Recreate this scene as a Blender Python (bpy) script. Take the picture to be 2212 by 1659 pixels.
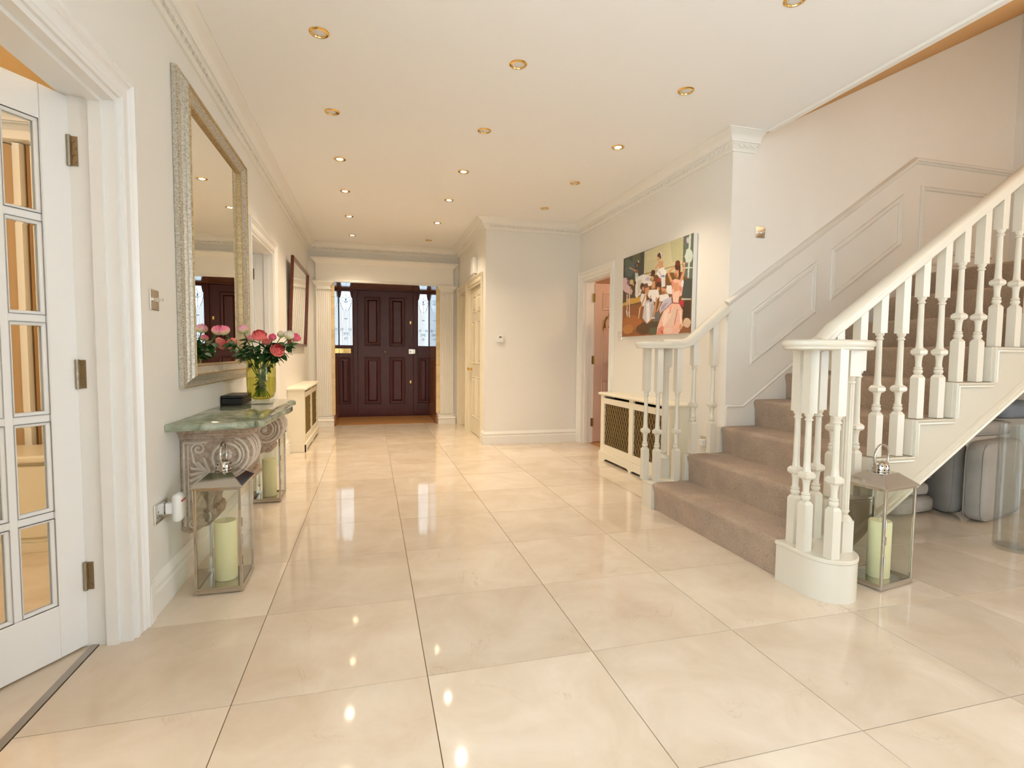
import bpy, bmesh, math, random
from mathutils import Vector, Matrix, Euler
random.seed(7)
for _o in list(bpy.data.objects): bpy.data.objects.remove(_o, do_unlink=True)
SC = bpy.context.scene
COL = SC.collection
PI = math.pi
# ------------------------------------------------------------------ camera
F = 1124.0; YAW = .26406; PITCH = .05808; ROLL = .00946; CAMH = 1.12
_cy, _sy, _cp, _sp = math.cos(YAW), math.sin(YAW), math.cos(PITCH), math.sin(PITCH)
FW = Vector((_sy*_cp, _cy*_cp, -_sp)); _r = Vector((_cy, -_sy, 0)); _u = _r.cross(FW)
RT = math.cos(ROLL)*_r + math.sin(ROLL)*_u
UP = -math.sin(ROLL)*_r + math.cos(ROLL)*_u
CAM = Vector((0, 0, CAMH))
cam = bpy.data.cameras.new('camera'); camo = bpy.data.objects.new('camera', cam); COL.objects.link(camo)
cam.sensor_fit = 'HORIZONTAL'; cam.sensor_width = 36.0; cam.lens = F/2212*36.0
cam.clip_start = .02; cam.clip_end = 200
camo.matrix_world = Matrix(((RT.x, UP.x, -FW.x, 0), (RT.y, UP.y, -FW.y, 0), (RT.z, UP.z, -FW.z, CAMH), (0, 0, 0, 1)))
SC.camera = camo
def at(x, y, **k):
    """photo pixel -> point on the plane X=, Y= or Z= given"""
    d = FW + RT*((x-1106)/F) - UP*((y-829.5)/F)
    (a, v), = k.items(); i = 'XYZ'.index(a)
    return CAM + d*((v-CAM[i])/d[i])
# ------------------------------------------------------------------ world, exposure
W = bpy.data.worlds.new('sky'); SC.world = W; W.use_nodes = True
_bg = W.node_tree.nodes['Background']
_bg.inputs[0].default_value = (.77, .86, 1.0, 1); _bg.inputs[1].default_value = 10.0
vs = SC.view_settings
vs.view_transform = 'Standard'; vs.look = 'None'; vs.exposure = -0.36; vs.gamma = 1.0
try: vs.use_curve_mapping = False
except Exception: pass
# daylight of the unseen windows added behind the camera: a sampling portal in the opening (gives off no light itself)
def portal(loc, rot, sx, sy):
    l = bpy.data.lights.new('window_portal', 'AREA'); l.shape = 'RECTANGLE'; l.size = sx; l.size_y = sy
    l.cycles.is_portal = True
    o = bpy.data.objects.new('window_portal', l); COL.objects.link(o); o.location = loc; o.rotation_euler = rot
portal((.30, -2.62, 1.60), (PI/2, 0, PI), .9, 1.5)
portal((-1.0, -.75, 1.30), (PI/2, 0, PI/2), 2.9, 2.0)
portal((5.5, -1.0, 1.35), (PI/2, 0, -PI/2), 2.6, 2.1)
# ------------------------------------------------------------------ mesh helpers
ORIG = {}
class MB:
    def __init__(s): s.v = []; s.f = []
    def add(s, vs_, fs):
        n = len(s.v); s.v += [tuple(p) for p in vs_]; s.f += [tuple(i+n for i in f) for f in fs]; return s
    def box(s, x0, x1, y0, y1, z0, z1):
        return s.add([(x0,y0,z0),(x1,y0,z0),(x1,y1,z0),(x0,y1,z0),(x0,y0,z1),(x1,y0,z1),(x1,y1,z1),(x0,y1,z1)],
                     [(0,3,2,1),(4,5,6,7),(0,1,5,4),(1,2,6,5),(2,3,7,6),(3,0,4,7)])
    def prism(s, pts, mp, b0, b1):
        n = len(pts)
        return s.add([mp(x, y, b0) for x, y in pts]+[mp(x, y, b1) for x, y in pts],
                     [tuple(range(n))[::-1], tuple(range(n, 2*n))]+[(i, (i+1) % n, (i+1) % n+n, i+n) for i in range(n)])
    def lathe(s, prof, c=(0,0,0), seg=16, mp=None, sx=1, sy=1, a0=0.0):
        mp = mp or (lambda x, y, z: (x, y, z)); vv = []; ff = []; k = len(prof)
        for r, z in prof:
            for j in range(seg):
                a = a0+2*PI*j/seg; p = mp(r*math.cos(a)*sx, r*math.sin(a)*sy, z); vv.append((p[0]+c[0], p[1]+c[1], p[2]+c[2]))
        for i in range(k-1):
            for j in range(seg):
                j2 = (j+1) % seg; ff.append((i*seg+j, i*seg+j2, (i+1)*seg+j2, (i+1)*seg+j))
        if prof[0][0] > 1e-5: ff.append(tuple(range(seg))[::-1])
        if prof[-1][0] > 1e-5: ff.append(tuple((k-1)*seg+j for j in range(seg)))
        return s.add(vv, ff)
    def tube(s, pts, r, seg=8, closed=False):
        pts = [Vector(p) for p in pts]; n = len(pts); vv = []; ff = []; ref = None
        for i, p in enumerate(pts):
            if closed: t = pts[(i+1) % n]-pts[i-1]
            else: t = pts[min(i+1, n-1)]-pts[max(i-1, 0)]
            t.normalize()
            if ref is None:
                ref = Vector((0,0,1)) if abs(t.z) < .9 else Vector((1,0,0))
            a = t.cross(ref).normalized(); b = a.cross(t).normalized(); ref = b
            rr = r[i] if isinstance(r, (list, tuple)) else r
            for j in range(seg):
                w = 2*PI*j/seg; vv.append(p+a*(rr*math.cos(w))+b*(rr*math.sin(w)))
        m = n if closed else n-1
        for i in range(m):
            i2 = (i+1) % n
            for j in range(seg):
                j2 = (j+1) % seg; ff.append((i*seg+j, i*seg+j2, i2*seg+j2, i2*seg+j))
        if not closed: ff += [tuple(range(seg))[::-1], tuple((n-1)*seg+j for j in range(seg))]
        return s.add(vv, ff)
    def sphere(s, c, r, seg=12, rings=8, sc=(1,1,1)):
        prof = [(r*math.sin(PI*i/rings), -r*math.cos(PI*i/rings)) for i in range(rings+1)]
        prof[0] = (0, -r); prof[-1] = (0, r)
        return s.lathe(prof, c, seg, lambda x, y, z: (x*sc[0], y*sc[1], z*sc[2]))
    def sweep(s, path, prof, mp, closed=False, side=1, prev=None, nxt=None):
        """profile (a: sideways, b: proud) along a 2D path with mitred corners"""
        P = [Vector(p) for p in path]; n = len(P); rows = []
        for i in range(n):
            if closed: di = P[i]-P[i-1]; do = P[(i+1) % n]-P[i]
            else:
                di = P[i]-P[i-1] if i > 0 else (P[0]-Vector(prev) if prev is not None else P[1]-P[0])
                do = P[i+1]-P[i] if i < n-1 else (Vector(nxt)-P[i] if nxt is not None else P[i]-P[i-1])
            di = di.normalized(); do = do.normalized()
            ni = Vector((-di.y, di.x)); no = Vector((-do.y, do.x)); m = (ni+no)
            m = m.normalized() if m.length > 1e-6 else ni
            m = m/max(.2, m.dot(ni))*side
            rows.append([mp(P[i].x+m.x*a, P[i].y+m.y*a, b) for a, b in prof])
        k = len(prof); vv = [p for r in rows for p in r]; ff = []
        for i in range(n if closed else n-1):
            i2 = (i+1) % n
            for j in range(k):
                j2 = (j+1) % k; ff.append((i*k+j, i*k+j2, i2*k+j2, i2*k+j))
        if not closed: ff += [tuple(range(k))[::-1], tuple((n-1)*k+j for j in range(k))]
        return s.add(vv, ff)
    def build(s, name, mat, parent=None, world=True, smooth=None, bevel=None, fix=True, loc=None):
        me = bpy.data.meshes.new(name); off = Vector((0,0,0))
        if parent is not None and world: off = ORIG.get(parent.name, Vector((0,0,0)))
        elif loc is not None: off = Vector(loc)
        me.from_pydata([tuple(Vector(p)-off) for p in s.v], [], s.f); me.update()
        if fix:
            bm = bmesh.new(); bm.from_mesh(me); bmesh.ops.remove_doubles(bm, verts=bm.verts, dist=1e-6)
            bmesh.ops.recalc_face_normals(bm, faces=bm.faces); bm.to_mesh(me); bm.free()
        if smooth is not None:
            for p in me.polygons: p.use_smooth = True
            me.set_sharp_from_angle(angle=math.radians(smooth))
        for mm in (mat if isinstance(mat, (list, tuple)) else [mat]): me.materials.append(mm)
        o = bpy.data.objects.new(name, me); COL.objects.link(o)
        if loc is not None: o.location = loc; ORIG[o.name] = Vector(loc)
        if parent is not None: o.parent = parent; ORIG[o.name] = ORIG.get(parent.name, Vector((0,0,0)))
        if bevel:
            b = o.modifiers.new('bevel', 'BEVEL'); b.width = bevel; b.segments = 2; b.limit_method = 'ANGLE'; b.angle_limit = math.radians(40)
        return o
def tag(o, label, cat, group=None):
    o['label'] = label; o['category'] = cat
    if group: o['group'] = group
    return o
def struct(o, label=None):
    o['kind'] = 'structure'
    if label: o['label'] = label
    return o
def thing(name, label, cat, loc=(0,0,0), rotz=0, group=None):
    o = bpy.data.objects.new(name, None); COL.objects.link(o); o.location = loc; o.rotation_euler = (0,0,rotz)
    o.empty_display_size = .05; ORIG[o.name] = Vector(loc)
    tag(o, label, cat, group); return o
def sroot(name, loc=(0,0,0), rotz=0, label=None):
    o = bpy.data.objects.new(name, None); COL.objects.link(o); o.location = loc; o.rotation_euler = (0,0,rotz)
    o.empty_display_size = .05; ORIG[o.name] = Vector(loc); return struct(o, label)
def dup(root, loc, rotz=0, label=None, group=None):
    r = root.copy(); COL.objects.link(r); r.location = loc; r.rotation_euler = (0,0,rotz)
    if label: r['label'] = label
    if group: r['group'] = group
    def rec(src, dst):
        for ch in list(src.children):
            c = ch.copy(); COL.objects.link(c); c.parent = dst; rec(ch, c)
    rec(root, r); return r
def inst(o, loc, parent, rot=(0,0,0), scale=None):
    c = o.copy(); COL.objects.link(c); c.parent = parent; c.location = Vector(loc)-ORIG.get(parent.name, Vector((0,0,0))); c.rotation_euler = rot
    if scale: c.scale = scale
    return c
mXY = lambda z0: (lambda x, y, b: (x, y, z0+b))           # plan sweep
# ------------------------------------------------------------------ materials
def srgb(r, g, b):
    f = lambda c: (c/255)/12.92 if c/255 <= .04045 else (((c/255)+.055)/1.055)**2.4
    return (f(r), f(g), f(b), 1)
def mat(name, col, rough=.5, metal=0.0, bump=0.0, bscale=80, spec=None, coat=0.0, trans=0.0, ior=None, var=0.0, vscale=3.0, emit=None, estr=0):
    m = bpy.data.materials.new(name); m.use_nodes = True; nt = m.node_tree; b = nt.nodes['Principled BSDF']
    c = srgb(*col) if max(col) > 1.0 else (*col, 1)
    b.inputs['Base Color'].default_value = c; b.inputs['Roughness'].default_value = rough; b.inputs['Metallic'].default_value = metal
    if spec is not None: b.inputs['Specular IOR Level'].default_value = spec
    if coat: b.inputs['Coat Weight'].default_value = coat; b.inputs['Coat Roughness'].default_value = .08
    if trans: b.inputs['Transmission Weight'].default_value = trans
    if ior: b.inputs['IOR'].default_value = ior
    if emit: b.inputs['Emission Color'].default_value = srgb(*emit); b.inputs['Emission Strength'].default_value = estr
    if bump or var:
        tc = nt.nodes.new('ShaderNodeTexCoord')
    if bump:
        n = nt.nodes.new('ShaderNodeTexNoise'); n.inputs['Scale'].default_value = bscale; n.inputs['Detail'].default_value = 3
        nt.links.new(tc.outputs['Object'], n.inputs['Vector'])
        bp = nt.nodes.new('ShaderNodeBump'); bp.inputs['Strength'].default_value = bump; bp.inputs['Distance'].default_value = .01
        nt.links.new(n.outputs['Fac'], bp.inputs['Height']); nt.links.new(bp.outputs['Normal'], b.inputs['Normal'])
    if var:
        n = nt.nodes.new('ShaderNodeTexNoise'); n.inputs['Scale'].default_value = vscale; n.inputs['Detail'].default_value = 4
        nt.links.new(tc.outputs['Object'], n.inputs['Vector'])
        r = nt.nodes.new('ShaderNodeValToRGB')
        r.color_ramp.elements[0].position = .3; r.color_ramp.elements[1].position = .7
        r.color_ramp.elements[0].color = tuple(x*(1-var) for x in c[:3])+(1,); r.color_ramp.elements[1].color = tuple(min(1, x*(1+var)) for x in c[:3])+(1,)
        nt.links.new(n.outputs['Fac'], r.inputs['Fac']); nt.links.new(r.outputs['Color'], b.inputs['Base Color'])
    return m
def glass(name, tint=(1,1,1), rough=0.0, refl=.09):
    """thin clear pane: straight through, with a Fresnel-like reflection"""
    m = bpy.data.materials.new(name); m.use_nodes = True; nt = m.node_tree; nt.nodes.clear()
    o = nt.nodes.new('ShaderNodeOutputMaterial'); t = nt.nodes.new('ShaderNodeBsdfTransparent'); t.inputs[0].default_value = (*tint, 1)
    g = nt.nodes.new('ShaderNodeBsdfGlossy'); g.inputs['Roughness'].default_value = rough
    fc = nt.nodes.new('ShaderNodeLayerWeight'); fc.inputs[0].default_value = .5
    pw = nt.nodes.new('ShaderNodeMath'); pw.operation = 'POWER'; pw.inputs[1].default_value = 4.0; nt.links.new(fc.outputs['Facing'], pw.inputs[0])
    lw = nt.nodes.new('ShaderNodeMath'); lw.operation = 'MULTIPLY_ADD'; lw.inputs[1].default_value = .7; lw.inputs[2].default_value = .03; nt.links.new(pw.outputs[0], lw.inputs[0])
    mx = nt.nodes.new('ShaderNodeMixShader')
    nt.links.new(lw.outputs[0], mx.inputs[0]); nt.links.new(t.outputs[0], mx.inputs[1]); nt.links.new(g.outputs[0], mx.inputs[2]); nt.links.new(mx.outputs[0], o.inputs[0])
    return m
def nodes_of(name):
    m = bpy.data.materials.new(name); m.use_nodes = True
    return m, m.node_tree, m.node_tree.nodes['Principled BSDF']
def N(nt, t, **kw):
    n = nt.nodes.new('ShaderNode'+t)
    for k, v in kw.items(): n.inputs[k].default_value = v
    return n
WALL = mat('wall_paint', (238,235,227), .6, bump=.03, bscale=220)
CEIL = mat('ceiling_paint', (250,249,247), .7)
TRIM = mat('white_eggshell', (243,240,232), .35)
STAIRW = mat('stair_cream_gloss', (224,217,200), .25)
STRINGP = mat('stair_string_paint', (206,197,176), .35)
PANELW = mat('panelling_paint', (232,228,218), .45)
DOORW = mat('door_white_gloss', (240,239,236), .22)
DOORC = mat('cream_door_gloss', (236,226,200), .3)
DOORP = mat('pale_pink_door', (222,190,172), .35)
CHROME = mat('chrome', (.82,.80,.77), .08, 1.0)
STEEL = mat('lantern_steel', (.56,.53,.49), .1, 1.0)
NICKEL = mat('antique_nickel', (.30,.25,.18), .28, 1.0, bump=.2, bscale=60)
BRASS = mat('polished_brass', (.83,.56,.20), .16, 1.0)
ABRASS = mat('aged_brass', (.40,.29,.12), .4, 1.0, bump=.1, bscale=120)
BLACK = mat('black_plastic', (18,18,18), .4)
WHITEP = mat('white_plastic', (240,240,236), .35)
MIRROR = mat('mirror_glass', (.93,.94,.90), .01, 1.0)
GLASS = glass('clear_glass', (.97,.99,.97))
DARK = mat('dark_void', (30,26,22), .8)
GROUT = mat('floor_grout', (146,122,92), .8)
IRON = mat('black_iron', (22,20,19), .45, .6)
CANDLE = mat('ivory_wax', (244,234,190), .55, spec=.3)
CANDLE.node_tree.nodes['Principled BSDF'].inputs['Subsurface Weight'].default_value = .25
CANDLE.node_tree.nodes['Principled BSDF'].inputs['Subsurface Radius'].default_value = (.02,.014,.006)
def floor_mat():
    m, nt, b = nodes_of('polished_cream_marble')
    oi = N(nt, 'ObjectInfo'); tc = N(nt, 'TexCoord')
    ad = N(nt, 'VectorMath'); ad.operation = 'MULTIPLY_ADD'; ad.inputs[1].default_value = (1,1,1)
    cm = N(nt, 'CombineXYZ')
    for i in range(3):
        mu = N(nt, 'Math'); mu.operation = 'MULTIPLY'; mu.inputs[1].default_value = (37.0, 71.0, 13.0)[i]
        nt.links.new(oi.outputs['Random'], mu.inputs[0]); nt.links.new(mu.outputs[0], cm.inputs[i])
    nt.links.new(tc.outputs['Object'], ad.inputs[0]); nt.links.new(cm.outputs[0], ad.inputs[2])
    # soft clouding
    n1 = N(nt, 'TexNoise', Scale=3.2, Detail=5, Roughness=.6, Distortion=.6); nt.links.new(ad.outputs[0], n1.inputs['Vector'])
    r1 = N(nt, 'ValToRGB'); r1.color_ramp.elements[0].position = .3; r1.color_ramp.elements[1].position = .72
    r1.color_ramp.elements[0].color = srgb(214,196,172); r1.color_ramp.elements[1].color = srgb(231,218,200)
    nt.links.new(n1.outputs['Fac'], r1.inputs['Fac'])
    # fine veins
    n2 = N(nt, 'TexNoise', Scale=1.7, Detail=7, Roughness=.62, Distortion=1.3); nt.links.new(ad.outputs[0], n2.inputs['Vector'])
    s = N(nt, 'Math'); s.operation = 'SUBTRACT'; s.inputs[1].default_value = .5; nt.links.new(n2.outputs['Fac'], s.inputs[0])
    a = N(nt, 'Math'); a.operation = 'ABSOLUTE'; nt.links.new(s.outputs[0], a.inputs[0])
    r2 = N(nt, 'ValToRGB'); r2.color_ramp.elements[0].position = 0; r2.color_ramp.elements[1].position = .006
    r2.color_ramp.elements[0].color = (1,1,1,1); r2.color_ramp.elements[1].color = (0,0,0,1)
    nt.links.new(a.outputs[0], r2.inputs['Fac'])
    n3 = N(nt, 'TexNoise', Scale=4.0, Detail=2); nt.links.new(ad.outputs[0], n3.inputs['Vector'])
    r3 = N(nt, 'ValToRGB'); r3.color_ramp.elements[0].position = .5; r3.color_ramp.elements[1].position = .72
    nt.links.new(n3.outputs['Fac'], r3.inputs['Fac'])
    mm = N(nt, 'Math'); mm.operation = 'MULTIPLY'; nt.links.new(r2.outputs['Color'], mm.inputs[0]); nt.links.new(r3.outputs['Color'], mm.inputs[1])
    m5 = N(nt, 'Math'); m5.operation = 'MULTIPLY'; m5.inputs[1].default_value = .45; nt.links.new(mm.outputs[0], m5.inputs[0])
    mx = N(nt, 'Mix'); mx.data_type = 'RGBA'; mx.inputs[7].default_value = srgb(178,146,102)
    nt.links.new(m5.outputs[0], mx.inputs[0]); nt.links.new(r1.outputs['Color'], mx.inputs[6])
    hv = N(nt, 'HueSaturation'); mr = N(nt, 'MapRange'); mr.inputs[3].default_value = .94; mr.inputs[4].default_value = 1.04
    nt.links.new(oi.outputs['Random'], mr.inputs[0]); nt.links.new(mr.outputs[0], hv.inputs['Value']); nt.links.new(mx.outputs[2], hv.inputs['Color'])
    nt.links.new(hv.outputs[0], b.inputs['Base Color']); b.inputs['Roughness'].default_value = .06; b.inputs['IOR'].default_value = 1.5
    return m
MARBLE = floor_mat()
def carpet_mat():
    m, nt, b = nodes_of('taupe_carpet'); tc = N(nt, 'TexCoord')
    n1 = N(nt, 'TexNoise', Scale=330, Detail=2); n2 = N(nt, 'TexNoise', Scale=7, Detail=4)
    nt.links.new(tc.outputs['Object'], n1.inputs['Vector']); nt.links.new(tc.outputs['Object'], n2.inputs['Vector'])
    r = N(nt, 'ValToRGB'); r.color_ramp.elements[0].position = .32; r.color_ramp.elements[1].position = .68
    r.color_ramp.elements[0].color = srgb(150,122,98); r.color_ramp.elements[1].color = srgb(216,190,162)
    nt.links.new(n1.outputs['Fac'], r.inputs['Fac'])
    hv = N(nt, 'HueSaturation'); mr = N(nt, 'MapRange'); mr.inputs[1].default_value = .3; mr.inputs[2].default_value = .7; mr.inputs[3].default_value = .86; mr.inputs[4].default_value = 1.1
    nt.links.new(n2.outputs['Fac'], mr.inputs[0]); nt.links.new(mr.outputs[0], hv.inputs['Value']); nt.links.new(r.outputs[0], hv.inputs['Color'])
    nt.links.new(hv.outputs[0], b.inputs['Base Color']); b.inputs['Roughness'].default_value = .95; b.inputs['Specular IOR Level'].default_value = .1
    b.inputs['Sheen Weight'].default_value = .3
    bp = N(nt, 'Bump', Strength=.9, Distance=.006); nt.links.new(n1.outputs['Fac'], bp.inputs['Height']); nt.links.new(bp.outputs[0], b.inputs['Normal'])
    return m
CARPET = carpet_mat()
def wood_mat(name, c0, c1, rough=.18, sc=(1,1,1)):
    m, nt, b = nodes_of(name); tc = N(nt, 'TexCoord'); mp = N(nt, 'Mapping'); mp.inputs['Scale'].default_value = sc
    nt.links.new(tc.outputs['Object'], mp.inputs['Vector'])
    n = N(nt, 'TexNoise', Scale=14, Detail=6, Distortion=.4); nt.links.new(mp.outputs[0], n.inputs['Vector'])
    r = N(nt, 'ValToRGB'); r.color_ramp.elements[0].position = .3; r.color_ramp.elements[1].position = .7
    r.color_ramp.elements[0].color = srgb(*c0); r.color_ramp.elements[1].color = srgb(*c1)
    nt.links.new(n.outputs['Fac'], r.inputs['Fac']); nt.links.new(r.outputs[0], b.inputs['Base Color'])
    b.inputs['Roughness'].default_value = rough
    bp = N(nt, 'Bump', Strength=.06, Distance=.004); nt.links.new(n.outputs['Fac'], bp.inputs['Height']); nt.links.new(bp.outputs[0], b.inputs['Normal'])
    return m
MAHOG = wood_mat('dark_mahogany', (66,20,18), (98,34,28), .34, (6,6,.5))
FRAMEW = wood_mat('mahogany_frame', (70,26,14), (110,46,26), .25, (4,.6,4))
REVEALW = wood_mat('brown_polished_stone', (128,78,40), (164,108,58), .12, (2,2,2))
YTILE = mat('travertine_tile', (228,206,160), .3, var=.12, vscale=9)
COIR = mat('coir_matting', (176,128,78), .95, bump=.6, bscale=260, var=.12, vscale=40)
GREENM = None
def table_marble():
    m, nt, b = nodes_of('sage_green_marble'); tc = N(nt, 'TexCoord')
    n = N(nt, 'TexNoise', Scale=9, Detail=8, Roughness=.65, Distortion=1.0); nt.links.new(tc.outputs['Object'], n.inputs['Vector'])
    r = N(nt, 'ValToRGB'); e = r.color_ramp.elements; e[0].position = .3; e[0].color = srgb(96,104,84); e[1].position = .75; e[1].color = srgb(198,202,182)
    x = e.new(.5); x.color = srgb(150,158,136)
    nt.links.new(n.outputs['Fac'], r.inputs['Fac']); nt.links.new(r.outputs[0], b.inputs['Base Color']); b.inputs['Roughness'].default_value = .07
    return m
SAGE = table_marble()
def limewash():
    m, nt, b = nodes_of('limewashed_carved_wood'); tc = N(nt, 'TexCoord')
    n = N(nt, 'TexNoise', Scale=38, Detail=6, Roughness=.7); nt.links.new(tc.outputs['Object'], n.inputs['Vector'])
    r = N(nt, 'ValToRGB'); e = r.color_ramp.elements; e[0].position = .35; e[0].color = srgb(158,130,108); e[1].position = .72; e[1].color = srgb(206,192,174)
    nt.links.new(n.outputs['Fac'], r.inputs['Fac']); nt.links.new(r.outputs[0], b.inputs['Base Color']); b.inputs['Roughness'].default_value = .65
    return m
LIME = limewash()
LIMEHI = mat('limewash_highlight', (216,204,188), .65, var=.1, vscale=30)
SILVERF = None
def frame_mat(name, base, hi, rough, metal):
    m, nt, b = nodes_of(name); tc = N(nt, 'TexCoord')
    n = N(nt, 'TexNoise', Scale=90, Detail=6, Roughness=.75); nt.links.new(tc.outputs['Object'], n.inputs['Vector'])
    r = N(nt, 'ValToRGB'); e = r.color_ramp.elements; e[0].position = .35; e[0].color = srgb(*base); e[1].position = .62; e[1].color = srgb(*hi)
    nt.links.new(n.outputs['Fac'], r.inputs['Fac']); nt.links.new(r.outputs[0], b.inputs['Base Color']); b.inputs['Roughness'].default_value = rough; b.inputs['Metallic'].default_value = metal
    return m
SILVERF = frame_mat('silver_leaf', (160,148,124), (214,210,198), .4, .35)
GILT = frame_mat('worn_gilt', (156,128,84), (204,182,138), .35, .5)
FABRIC = mat('grey_linen', (172,167,160), .9, bump=.25, bscale=500, var=.07, vscale=8)
# ================================================================== THE SHELL
XL, YF, XA, YB, XC, YD, XE, YR = -.90, 8.27, 1.34, 6.22, 2.56, 3.34, 5.40, -2.60
ZC = 2.73; ZK = 2.61; WT = .16
# ---- floor: every slab its own piece on a grout bed
floor = struct(MB().box(-1.06, XE, YR, 9.45, -.06, -.004).build('floor', GROUT), 'polished cream marble tiled hall floor')
TX0, TY0, TW, TD = -.43606, 1.75870, .61788, .58812
_gap = .0016; _tm = None; _tcount = 0
for j in range(-8, 12):
    for i in range(-1, 10):
        x0 = max(TX0+i*TW, -1.005); x1 = min(TX0+(i+1)*TW, XE); y0 = max(TY0+j*TD, YR); y1 = min(TY0+(j+1)*TD, 8.36)
        if x1-x0 < .03 or y1-y0 < .03: continue
        if y0 > YB+.02 and x0 > XA+.02: continue
        if y0 > YD+.02 and x0 > XC+.02: continue
        full = abs((x1-x0)-TW) < 1e-4 and abs((y1-y0)-TD) < 1e-4
        if full and _tm is not None:
            t = bpy.data.objects.new('tile', _tm); COL.objects.link(t); t.parent = floor
        else:
            w, d = (x1-x0)/2-_gap, (y1-y0)/2-_gap
            t = MB().box(-w, w, -d, d, -.018, 0).build('tile', MARBLE, floor, world=False)
            if full: _tm = t.data
        t.location = ((x0+x1)/2, (y0+y1)/2, 0)
# ---- walls
def wall(name, boxes, m=WALL, label=None):
    q = MB()
    for b in boxes: q.box(*b[:4], b[4] if b[4] else -.055, b[5])
    return struct(q.build(name, m, fix=False), label)
D1 = (1.14, 2.28, 2.045); D2 = (4.46, 5.43, 2.06); D3 = (6.46, 7.36, 2.04); D4 = (7.56, 8.12, 2.04); D5 = (5.315, 6.12, 2.05)
LY0, LY1, LZ0, LZ1 = -2.2, .70, .30, 2.30          # unseen left-wall window behind the camera, added to light the hall
x0, x1 = XL-WT, XL
wall('wall_left', [(x0,x1,YR,LY0,0,ZC), (x0,x1,LY0,LY1,0,LZ0), (x0,x1,LY0,LY1,LZ1,ZC), (x0,x1,LY1,D1[0],0,ZC), (x0,x1,D1[0],D1[1],D1[2],ZC), (x0,x1,D1[1],D2[0],0,ZC), (x0,x1,D2[0],D2[1],D2[2],ZC), (x0,x1,D2[1],9.45,0,ZC)])
OX0, OX1, OZ = -.542, 1.002, 2.205           # entrance recess
wall('wall_front', [(XL,OX0,YF,9.45,0,ZC), (OX1,XA+WT,YF,9.45,0,ZC), (OX0,OX1,YF,9.45,OZ,ZC)])
x0, x1 = XA, XA+WT
wall('wall_alcove', [(x0,x1,YB,D3[0],0,ZC), (x0,x1,D3[0],D3[1],D3[2],ZC), (x0,x1,D3[1],D4[0],0,ZC), (x0,x1,D4[0],D4[1],D4[2],ZC), (x0,x1,D4[1],YF,0,ZC)])
wall('wall_back', [(XA+WT,XC+WT,YB,YB+WT,0,ZC)])
x0, x1 = XC, XC+WT
wall('wall_right', [(x0,x1,YD,D5[0],0,ZC), (x0,x1,D5[0],D5[1],D5[2],ZC), (x0,x1,D5[1],YB,0,ZC)])
wall_stair = wall('wall_stair', [(XC+WT,XE,YD,YD+WT,0,ZC), (XC,XE,YD,YD+WT,ZC,4.6)])
RY0, RY1, RZ0, RZ1 = -2.3, .3, .30, 2.40          # unseen right-wall window, added as neutral fill for left wall and ceiling
wall('wall_landing', [(XE,XE+WT,YR,RY0,0,4.6), (XE,XE+WT,RY0,RY1,0,RZ0), (XE,XE+WT,RY0,RY1,RZ1,4.6), (XE,XE+WT,RY1,YD+WT,0,4.6)])
# rear wall, with an unseen window added in place of camera flash
WX0, WX1, WZ0, WZ1 = -.15, .75, .85, 2.35
wall('wall_rear', [(XL-WT,WX0,YR-WT,YR,0,4.6), (WX1,XE+WT,YR-WT,YR,0,4.6), (WX0,WX1,YR-WT,YR,WZ1,4.6), (WX0,WX1,YR-WT,YR,0,WZ0)])
w1 = sroot('window_added_1', ((WX0+WX1)/2, YR-.08, WZ0), label='small white-framed window added in the rear wall for fill light')
q = MB(); q.box(WX0,WX1,YR-.11,YR-.05,WZ0,WZ0+.06); q.box(WX0,WX1,YR-.11,YR-.05,WZ1-.06,WZ1)
for k in range(4):
    x = WX0+(WX1-WX0)*k/3; q.box(max(WX0,x-.03),min(WX1,x+.03),YR-.11,YR-.05,WZ0,WZ1)
q.build('window_frame', TRIM, w1)
for k in range(3):
    a = WX0+(WX1-WX0)*k/3+.03; b = WX0+(WX1-WX0)*(k+1)/3-.03
    MB().box(a,b,YR-.084,YR-.078,WZ0+.06,WZ1-.06).build('pane', GLASS, w1)
w2 = sroot('window_added_2', (XL-.08, (LY0+LY1)/2, LZ0), label='white-framed window added for fill light in the left wall behind the camera')
q = MB(); q.box(XL-.11,XL-.05,LY0,LY1,LZ0,LZ0+.05); q.box(XL-.11,XL-.05,LY0,LY1,LZ1-.05,LZ1)
for k in range(5):
    y = LY0+(LY1-LY0)*k/4; q.box(XL-.11,XL-.05,max(LY0,y-.025),min(LY1,y+.025),LZ0,LZ1)
q.build('window_frame', TRIM, w2)
for k in range(4):
    a = LY0+(LY1-LY0)*k/4+.025; b = LY0+(LY1-LY0)*(k+1)/4-.025
    MB().box(XL-.084,XL-.078,a,b,LZ0+.05,LZ1-.05).build('pane', GLASS, w2)
w3 = sroot('window_added_3', (XE+.08, (RY0+RY1)/2, RZ0), label='white-framed window added for fill light in the right wall behind the camera')
q = MB(); q.box(XE+.05,XE+.11,RY0,RY1,RZ0,RZ0+.05); q.box(XE+.05,XE+.11,RY0,RY1,RZ1-.05,RZ1)
for k in range(5):
    y = RY0+(RY1-RY0)*k/4; q.box(XE+.05,XE+.11,max(RY0,y-.025),min(RY1,y+.025),RZ0,RZ1)
q.build('window_frame', TRIM, w3)
for k in range(4):
    a = RY0+(RY1-RY0)*k/4+.025; b = RY0+(RY1-RY0)*(k+1)/4-.025
    MB().box(XE+.078,XE+.084,a,b,RZ0+.05,RZ1-.05).build('pane', GLASS, w3)
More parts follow.
